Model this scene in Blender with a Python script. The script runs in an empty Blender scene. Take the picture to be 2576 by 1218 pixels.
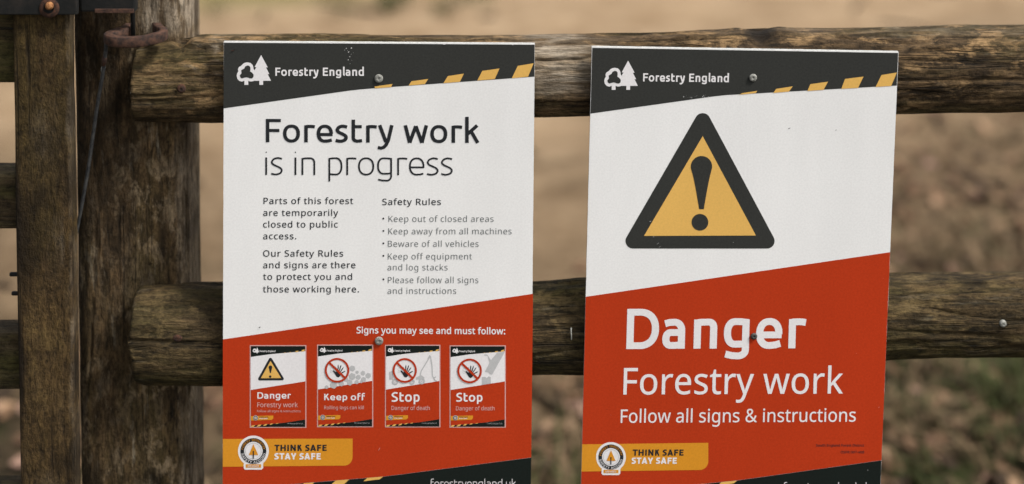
import bpy, bmesh, math, random
from mathutils import Vector, noise, Matrix
from mathutils.geometry import delaunay_2d_cdt

# ---------------------------------------------------------------- camera
S = bpy.context.scene
COL = S.collection
FW, FH = 2576.0, 1218.0                       # frame in which the photograph was measured
LENS, SENS = 50.0, 36.0
CAM = Vector((0.0, -1.36, 1.465))
PITCH = math.radians(2.6)
SHIFT_Y = -0.535
cd = bpy.data.cameras.new('camera')
cd.lens = LENS; cd.sensor_width = SENS; cd.sensor_fit = 'HORIZONTAL'
cd.shift_y = SHIFT_Y
cd.clip_start = 0.02; cd.clip_end = 900
cam = bpy.data.objects.new('camera', cd)
cam.location = CAM
cam.rotation_euler = (math.radians(90) - PITCH, 0, 0)
COL.objects.link(cam)
S.camera = cam
cd.dof.use_dof = True
cd.dof.focus_distance = 1.36
cd.dof.aperture_fstop = 2.0

# ---------------------------------------------------------------- sky and sun
SUN_EL, SUN_AZ = 52.0, 62.0                   # azimuth measured from the camera side (-y) towards +x
w = bpy.data.worlds.new('World'); S.world = w; w.use_nodes = True
nt = w.node_tree; nt.nodes.clear()
wo = nt.nodes.new('ShaderNodeOutputWorld'); bg = nt.nodes.new('ShaderNodeBackground')
sk = nt.nodes.new('ShaderNodeTexSky'); sk.sky_type = 'NISHITA'; sk.sun_disc = False
sk.sun_elevation = math.radians(SUN_EL)
sk.sun_rotation = math.radians(180.0 - SUN_AZ)
sk.air_density = 1.0; sk.dust_density = 3.0
hs = nt.nodes.new('ShaderNodeHueSaturation'); hs.inputs['Saturation'].default_value = 0.22   # clouded sky
nt.links.new(sk.outputs[0], hs.inputs['Color'])
nt.links.new(hs.outputs[0], bg.inputs['Color']); bg.inputs['Strength'].default_value = 0.10
nt.links.new(bg.outputs[0], wo.inputs[0])
sd = bpy.data.lights.new('sun', 'SUN'); sd.energy = 2.15; sd.angle = math.radians(13); sd.color = (1.0, 0.955, 0.90)
sun = bpy.data.objects.new('sun', sd); COL.objects.link(sun)
el, az = math.radians(SUN_EL), math.radians(SUN_AZ)
sdir = Vector((math.cos(el) * math.sin(az), -math.cos(el) * math.cos(az), math.sin(el)))
sun.rotation_euler = sdir.to_track_quat('Z', 'Y').to_euler()
sun.location = (2, -2, 5)
S.view_settings.view_transform = 'Standard'; S.view_settings.look = 'None'
S.view_settings.gamma = 1.0; S.view_settings.use_curve_mapping = False
S.view_settings.exposure = 0.91

# ---------------------------------------------------------------- measuring
CP, SP = math.cos(PITCH), math.sin(PITCH)
def ray(px, py):
    xs = (px - FW / 2) / FW * SENS
    ys = ((FH / 2 - py) / FW + SHIFT_Y) * SENS
    # camera axes: right +x, up (0,SP,CP), forward (0,CP,-SP)
    return Vector((xs, LENS * CP + ys * SP, -LENS * SP + ys * CP))
def at(px, py, Y):
    d = ray(px, py); t = (Y - CAM.y) / d.y
    return CAM + d * t
def ground_at(px, py, z=0.0):
    d = ray(px, py); t = (z - CAM.z) / d.z
    return CAM + d * t

# ---------------------------------------------------------------- linking
def tag(o, label=None, cat=None, kind=None, group=None):
    if label: o['label'] = label
    if cat: o['category'] = cat
    if kind: o['kind'] = kind
    if group: o['group'] = group
    return o
def empty(name, loc):
    o = bpy.data.objects.new(name, None); o.empty_display_size = 0.05
    o.location = loc; COL.objects.link(o); return o
def link(name, me, mats, parent=None, loc=None):
    o = bpy.data.objects.new(name, me)
    for m in (mats if isinstance(mats, (list, tuple)) else [mats]): me.materials.append(m)
    if parent is not None:
        o.parent = parent
    if loc is not None: o.location = loc
    COL.objects.link(o); return o
WORLD = {}
def wpos(o):
    p = Vector(o.location)
    while o.parent is not None:
        o = o.parent; p += o.location
    return p
def mesh_obj(name, verts, faces, mats, parent=None, smooth=False):
    """verts in world coordinates; the object sits at its parent's origin"""
    base = wpos(parent) if parent is not None else Vector((0, 0, 0))
    me = bpy.data.meshes.new(name)
    me.from_pydata([tuple(Vector(v) - base) for v in verts], [], faces)
    me.update()
    if smooth:
        for p in me.polygons: p.use_smooth = True
    return link(name, me, mats, parent)

# ---------------------------------------------------------------- materials
def newmat(name, rough=0.6, spec=0.4):
    m = bpy.data.materials.new(name); m.use_nodes = True
    n = m.node_tree.nodes; b = n['Principled BSDF']
    b.inputs['Roughness'].default_value = rough
    b.inputs['Specular IOR Level'].default_value = spec
    return m, m.node_tree, b
def nd(t, typ, **kw):
    x = t.nodes.new(typ)
    for k, v in kw.items(): setattr(x, k, v)
    return x
def ramp(t, src, stops):
    r = nd(t, 'ShaderNodeValToRGB'); cr = r.color_ramp
    while len(cr.elements) < len(stops): cr.elements.new(0.5)
    for e, (p, c) in zip(cr.elements, stops):
        e.position = p; e.color = (c, c, c, 1) if isinstance(c, (int, float)) else (*c, 1)
    t.links.new(src, r.inputs[0]); return r.outputs[0]
def mapping(t, src, scale=(1, 1, 1), loc=(0, 0, 0), rot=(0, 0, 0)):
    m = nd(t, 'ShaderNodeMapping'); m.inputs['Scale'].default_value = scale
    m.inputs['Location'].default_value = loc; m.inputs['Rotation'].default_value = rot
    t.links.new(src, m.inputs[0]); return m.outputs[0]
def tnoise(t, vec, scale, detail=4, rough=0.55, dist=0.0):
    n = nd(t, 'ShaderNodeTexNoise'); n.inputs['Scale'].default_value = scale
    n.inputs['Detail'].default_value = detail; n.inputs['Roughness'].default_value = rough
    n.inputs['Distortion'].default_value = dist
    t.links.new(vec, n.inputs['Vector']); return n.outputs['Fac']
def mix(t, fac, a, b, mode='MIX'):
    m = nd(t, 'ShaderNodeMix', data_type='RGBA', blend_type=mode)
    for i, v in ((0, fac), (6, a), (7, b)):
        if hasattr(v, 'links'): t.links.new(v, m.inputs[i])
        elif i == 0: m.inputs[0].default_value = v
        else: m.inputs[i].default_value = (*v, 1)
    return m.outputs[2]
def mth(t, op, a, b=0.0, c=None):
    m = nd(t, 'ShaderNodeMath', operation=op)
    for i, v in enumerate((a, b) + ((c,) if c is not None else ())):
        if hasattr(v, 'links'): t.links.new(v, m.inputs[i])
        else: m.inputs[i].default_value = v
    return m.outputs[0]
def bump(t, b, h, strength, dist=0.001):
    n = nd(t, 'ShaderNodeBump'); n.inputs['Strength'].default_value = strength
    n.inputs['Distance'].default_value = dist
    t.links.new(h, n.inputs['Height']); t.links.new(n.outputs[0], b.inputs['Normal']); return n

def print_mat(name, col, rough=0.5, mottle=0.07):
    """ink on plastic sheet: a little dust and mottle"""
    m, t, b = newmat(name, rough, 0.12)
    tc = nd(t, 'ShaderNodeTexCoord').outputs['Object']
    n1 = tnoise(t, tc, 520, 2, 0.7); n2 = tnoise(t, mapping(t, tc, (1, 1, .3)), 14, 5, 0.6)
    v = ramp(t, n1, [(0.3, 1 - mottle), (0.7, 1 + mottle)])
    v2 = ramp(t, n2, [(0.3, 0.93), (0.72, 1.02)])
    c = mix(t, 1.0, mix(t, 1.0, col, v, 'MULTIPLY'), v2, 'MULTIPLY')
    t.links.new(c, b.inputs['Base Color'])
    bump(t, b, n1, 0.12, 0.0002)
    return m
def wood_mat(name, axis, dark, mid, light, moss=(0.045, 0.048, 0.014), moss_amt=0.5, lichen=0.3, seed=0.0,
             grey=0.0, knots=(), attr=False, mott=0.8, streak=1.0, patch=None, patch_amt=0.6, sf=0.06):
    m, t, b = newmat(name, 0.85, 0.2)
    tc = nd(t, 'ShaderNodeTexCoord').outputs['Object']
    st = {'x': (sf, 1, 1), 'z': (1, 1, sf)}[axis]
    st2 = {'x': (0.16, 1, 1), 'z': (1, 1, 0.16)}[axis]
    off = (seed, seed * 1.7, seed * 0.6)
    vec = mapping(t, tc, (1, 1, 1), off)
    if knots:
        for (kx, kz, kr) in knots:
            sub = nd(t, 'ShaderNodeVectorMath', operation='SUBTRACT'); t.links.new(tc, sub.inputs[0]); sub.inputs[1].default_value = (kx, 0, kz)
            mul = nd(t, 'ShaderNodeVectorMath', operation='MULTIPLY'); t.links.new(sub.outputs[0], mul.inputs[0]); mul.inputs[1].default_value = (0.55, 0, 1)
            ln = nd(t, 'ShaderNodeVectorMath', operation='LENGTH'); t.links.new(mul.outputs[0], ln.inputs[0])
            kd = mth(t, 'DIVIDE', ln.outputs['Value'], kr)
    g1 = tnoise(t, mapping(t, vec, st), 150, 6, 0.65, 0.6)     # fine fibre
    g2 = tnoise(t, mapping(t, vec, st2), 42, 5, 0.6, 1.2)        # broader streaks
    g3 = tnoise(t, vec, 9, 4, 0.6)                               # stains
    g4 = tnoise(t, vec, 60, 6, 0.75)                             # mottling
    base = mix(t, ramp(t, g1, [(0.36, 0), (0.66, 1)]), dark, mid)
    base = mix(t, mth(t, 'MULTIPLY', ramp(t, g2, [(0.50, 0), (0.68, 1)]), streak), base, light)
    base = mix(t, mth(t, 'MULTIPLY', ramp(t, g3, [(0.50, 0), (0.66, 1)]), 0.72), base, dark)
    mo = mth(t, 'MULTIPLY', ramp(t, tnoise(t, mapping(t, vec, st2, (3, 5, 1)), 18, 6, 0.7), [(0.46, 0), (0.60, 1)]), moss_amt)
    base = mix(t, mo, base, moss)
    sp = ramp(t, g4, [(0.30, 1), (0.44, 0)])
    blot = ramp(t, tnoise(t, mapping(t, vec, {'x': (0.5, 1, 1), 'z': (1, 1, 0.5)}[axis], (2, 2, 8), (0.0, 0.35, 0.0)), 34, 7, 0.78), [(0.44, 0), (0.60, 1)])
    base = mix(t, mth(t, 'MULTIPLY', blot, 0.55 * mott), base, tuple(c * 0.3 for c in dark))
    base = mix(t, mth(t, 'MULTIPLY', sp, mott), base, tuple(c * 0.25 for c in dark))
    li = mth(t, 'MULTIPLY', ramp(t, tnoise(t, mapping(t, vec, st2, (7, 2, 4)), 95, 4, 0.7), [(0.60, 0), (0.70, 1)]), lichen)
    base = mix(t, li, base, (0.30, 0.26, 0.19))
    if patch:
        pn = tnoise(t, mapping(t, vec, {'x': (0.45, 1, 1), 'z': (1, 1, 0.5)}[axis], (4, 1, 6), (0.0, 0.25, 0.0)), 62, 7, 0.72, 0.4)
        pg = ramp(t, tnoise(t, vec, 13, 3, 0.5), [(0.42, 0.25), (0.58, 1)])
        base = mix(t, mth(t, 'MULTIPLY', mth(t, 'MULTIPLY', ramp(t, pn, [(0.52, 0), (0.60, 1)]), pg), patch_amt), base, patch)
    # hair-fine fibres and pitting
    f1 = tnoise(t, mapping(t, vec, {'x': (sf * 1.6, 1, 1), 'z': (1, 1, sf * 1.6)}[axis], (5, 5, 5)), 480, 3, 0.7)
    f2 = tnoise(t, mapping(t, vec, {'x': (0.5, 1, 1), 'z': (1, 1, 0.5)}[axis], (1, 5, 5)), 210, 4, 0.8)
    base = mix(t, 1.0, base, ramp(t, f1, [(0.32, 0.68), (0.52, 1.0), (0.72, 1.35)]), 'MULTIPLY')
    base = mix(t, 1.0, base, ramp(t, f2, [(0.34, 0.40), (0.48, 1.0), (0.70, 1.45)]), 'MULTIPLY')
    # thin drying cracks
    cr = tnoise(t, mapping(t, vec, {'x': (0.022, 1, 1), 'z': (1, 1, 0.022)}[axis], (1, 9, 3)), 75, 3, 0.5, 0.3)
    ck = ramp(t, cr, [(0.485, 0), (0.498, 1), (0.511, 0)])
    cm = mth(t, 'MULTIPLY', ck, ramp(t, g3, [(0.42, 0), (0.6, 1)]))
    base = mix(t, mth(t, 'MULTIPLY', cm, 0.85), base, tuple(c * 0.12 for c in dark))
    if knots:
        ring = nd(t, 'ShaderNodeTexWave', wave_type='RINGS', rings_direction='SPHERICAL')
        kf = ramp(t, kd, [(0.30, 1), (0.55, 0.0)])
        base = mix(t, mth(t, 'MULTIPLY', kf, 0.9), base, tuple(c * 0.2 for c in dark))
        rg = mth(t, 'SINE', mth(t, 'MULTIPLY', mth(t, 'ADD', kd, mth(t, 'MULTIPLY', g3, 0.6)), 16.0))
        rf = mth(t, 'MULTIPLY', ramp(t, rg, [(0.1, 1), (0.9, 0)]), ramp(t, kd, [(0.5, 1), (0.99, 0)]))
        base = mix(t, mth(t, 'MULTIPLY', rf, 0.45), base, tuple(c * 0.4 for c in dark))
    if attr:
        a = nd(t, 'ShaderNodeAttribute', attribute_name='bare_lit')  # bare wood, also carries the painted sunlit post side and stile highlight
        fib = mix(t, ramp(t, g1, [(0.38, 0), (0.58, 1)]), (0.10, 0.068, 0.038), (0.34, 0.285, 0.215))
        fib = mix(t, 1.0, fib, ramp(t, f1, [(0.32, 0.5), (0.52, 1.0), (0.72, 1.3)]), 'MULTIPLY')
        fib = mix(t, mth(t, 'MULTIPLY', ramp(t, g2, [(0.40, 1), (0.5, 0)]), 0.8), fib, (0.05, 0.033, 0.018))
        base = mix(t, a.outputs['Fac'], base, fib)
        a2 = nd(t, 'ShaderNodeAttribute', attribute_name='stain_shade')  # stains, also carries shadow painted on the post's left
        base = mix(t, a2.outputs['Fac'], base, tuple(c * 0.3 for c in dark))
    t.links.new(base, b.inputs['Base Color'])
    h = mth(t, 'ADD', mth(t, 'MULTIPLY', g1, 0.8), mth(t, 'ADD', mth(t, 'MULTIPLY', g2, 0.7), mth(t, 'MULTIPLY', g4, 0.8)))
    h = mth(t, 'ADD', h, mth(t, 'ADD', mth(t, 'MULTIPLY', f1, 0.25), mth(t, 'MULTIPLY', f2, 0.3)))
    h = mth(t, 'SUBTRACT', h, mth(t, 'MULTIPLY', cm, 0.9))
    bump(t, b, h, 1.0, 0.0035)
    return m
def metal_mat(name, c1, c2, scale=90, rough=0.75, metallic=0.2, thr=0.5):
    m, t, b = newmat(name, rough, 0.4)
    tc = nd(t, 'ShaderNodeTexCoord').outputs['Object']
    n1 = tnoise(t, tc, scale, 6, 0.7)
    t.links.new(mix(t, ramp(t, n1, [(thr - .12, 0), (thr + .12, 1)]), c1, c2), b.inputs['Base Color'])
    b.inputs['Metallic'].default_value = metallic
    bump(t, b, n1, 0.6, 0.001)
    return m

M = {}
M['white'] = print_mat('white_plastic', (0.81, 0.805, 0.79), 0.5, 0.05)
M['char'] = print_mat('charcoal_ink', (0.036, 0.037, 0.034), 0.5, 0.16)
M['ink'] = print_mat('dark_lettering_ink', (0.022, 0.024, 0.027), 0.5, 0.1)
M['inkg'] = print_mat('grey_lettering_ink', (0.10, 0.115, 0.115), 0.5, 0.1)
M['red'] = print_mat('red_ink', (0.445, 0.039, 0.009), 0.5, 0.10)
M['yel'] = print_mat('yellow_ink', (0.74, 0.44, 0.115), 0.5, 0.05)
M['ora'] = print_mat('amber_ink', (0.66, 0.275, 0.022), 0.5, 0.06)
M['blk'] = print_mat('black_ink', (0.010, 0.014, 0.012), 0.5, 0.15)
M['lett'] = print_mat('white_lettering_ink', (0.78, 0.76, 0.76), 0.5, 0.05)
M['pink'] = print_mat('pale_small_lettering_ink', (0.62, 0.36, 0.33), 0.5, 0.05)
M['gry'] = print_mat('grey_print', (0.48, 0.48, 0.48), 0.5, 0.06)
M['rust'] = metal_mat('rusty_iron', (0.016, 0.009, 0.007), (0.085, 0.040, 0.024), 160, 0.85, 0.05)
M['rustd'] = metal_mat('dark_rusty_iron', (0.014, 0.008, 0.006), (0.07, 0.028, 0.014), 260, 0.95, 0.0)
M['iron'] = metal_mat('black_iron', (0.006, 0.0065, 0.006), (0.020, 0.016, 0.013), 70, thr=0.58)
M['bolt'] = metal_mat('orange_rusty_bolt', (0.16, 0.06, 0.02), (0.42, 0.20, 0.075), 420)
M['zinc'] = metal_mat('zinc_screw', (0.16, 0.16, 0.14), (0.34, 0.34, 0.31), 500, 0.65, 0.15)
M['edge'] = print_mat('shaded_cut_edge', (0.46, 0.46, 0.44), 0.7, 0.3)  # greyed to stand in for shade inside the hollow flutes
M['zincd'] = metal_mat('dull_screw', (0.03, 0.032, 0.03), (0.12, 0.12, 0.11), 500, 0.5, 0.5)
M['wire'] = metal_mat('grey_wire', (0.025, 0.027, 0.029), (0.075, 0.075, 0.073), 200, 0.6, 0.3)

# ---------------------------------------------------------------- lettering
import json
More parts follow.
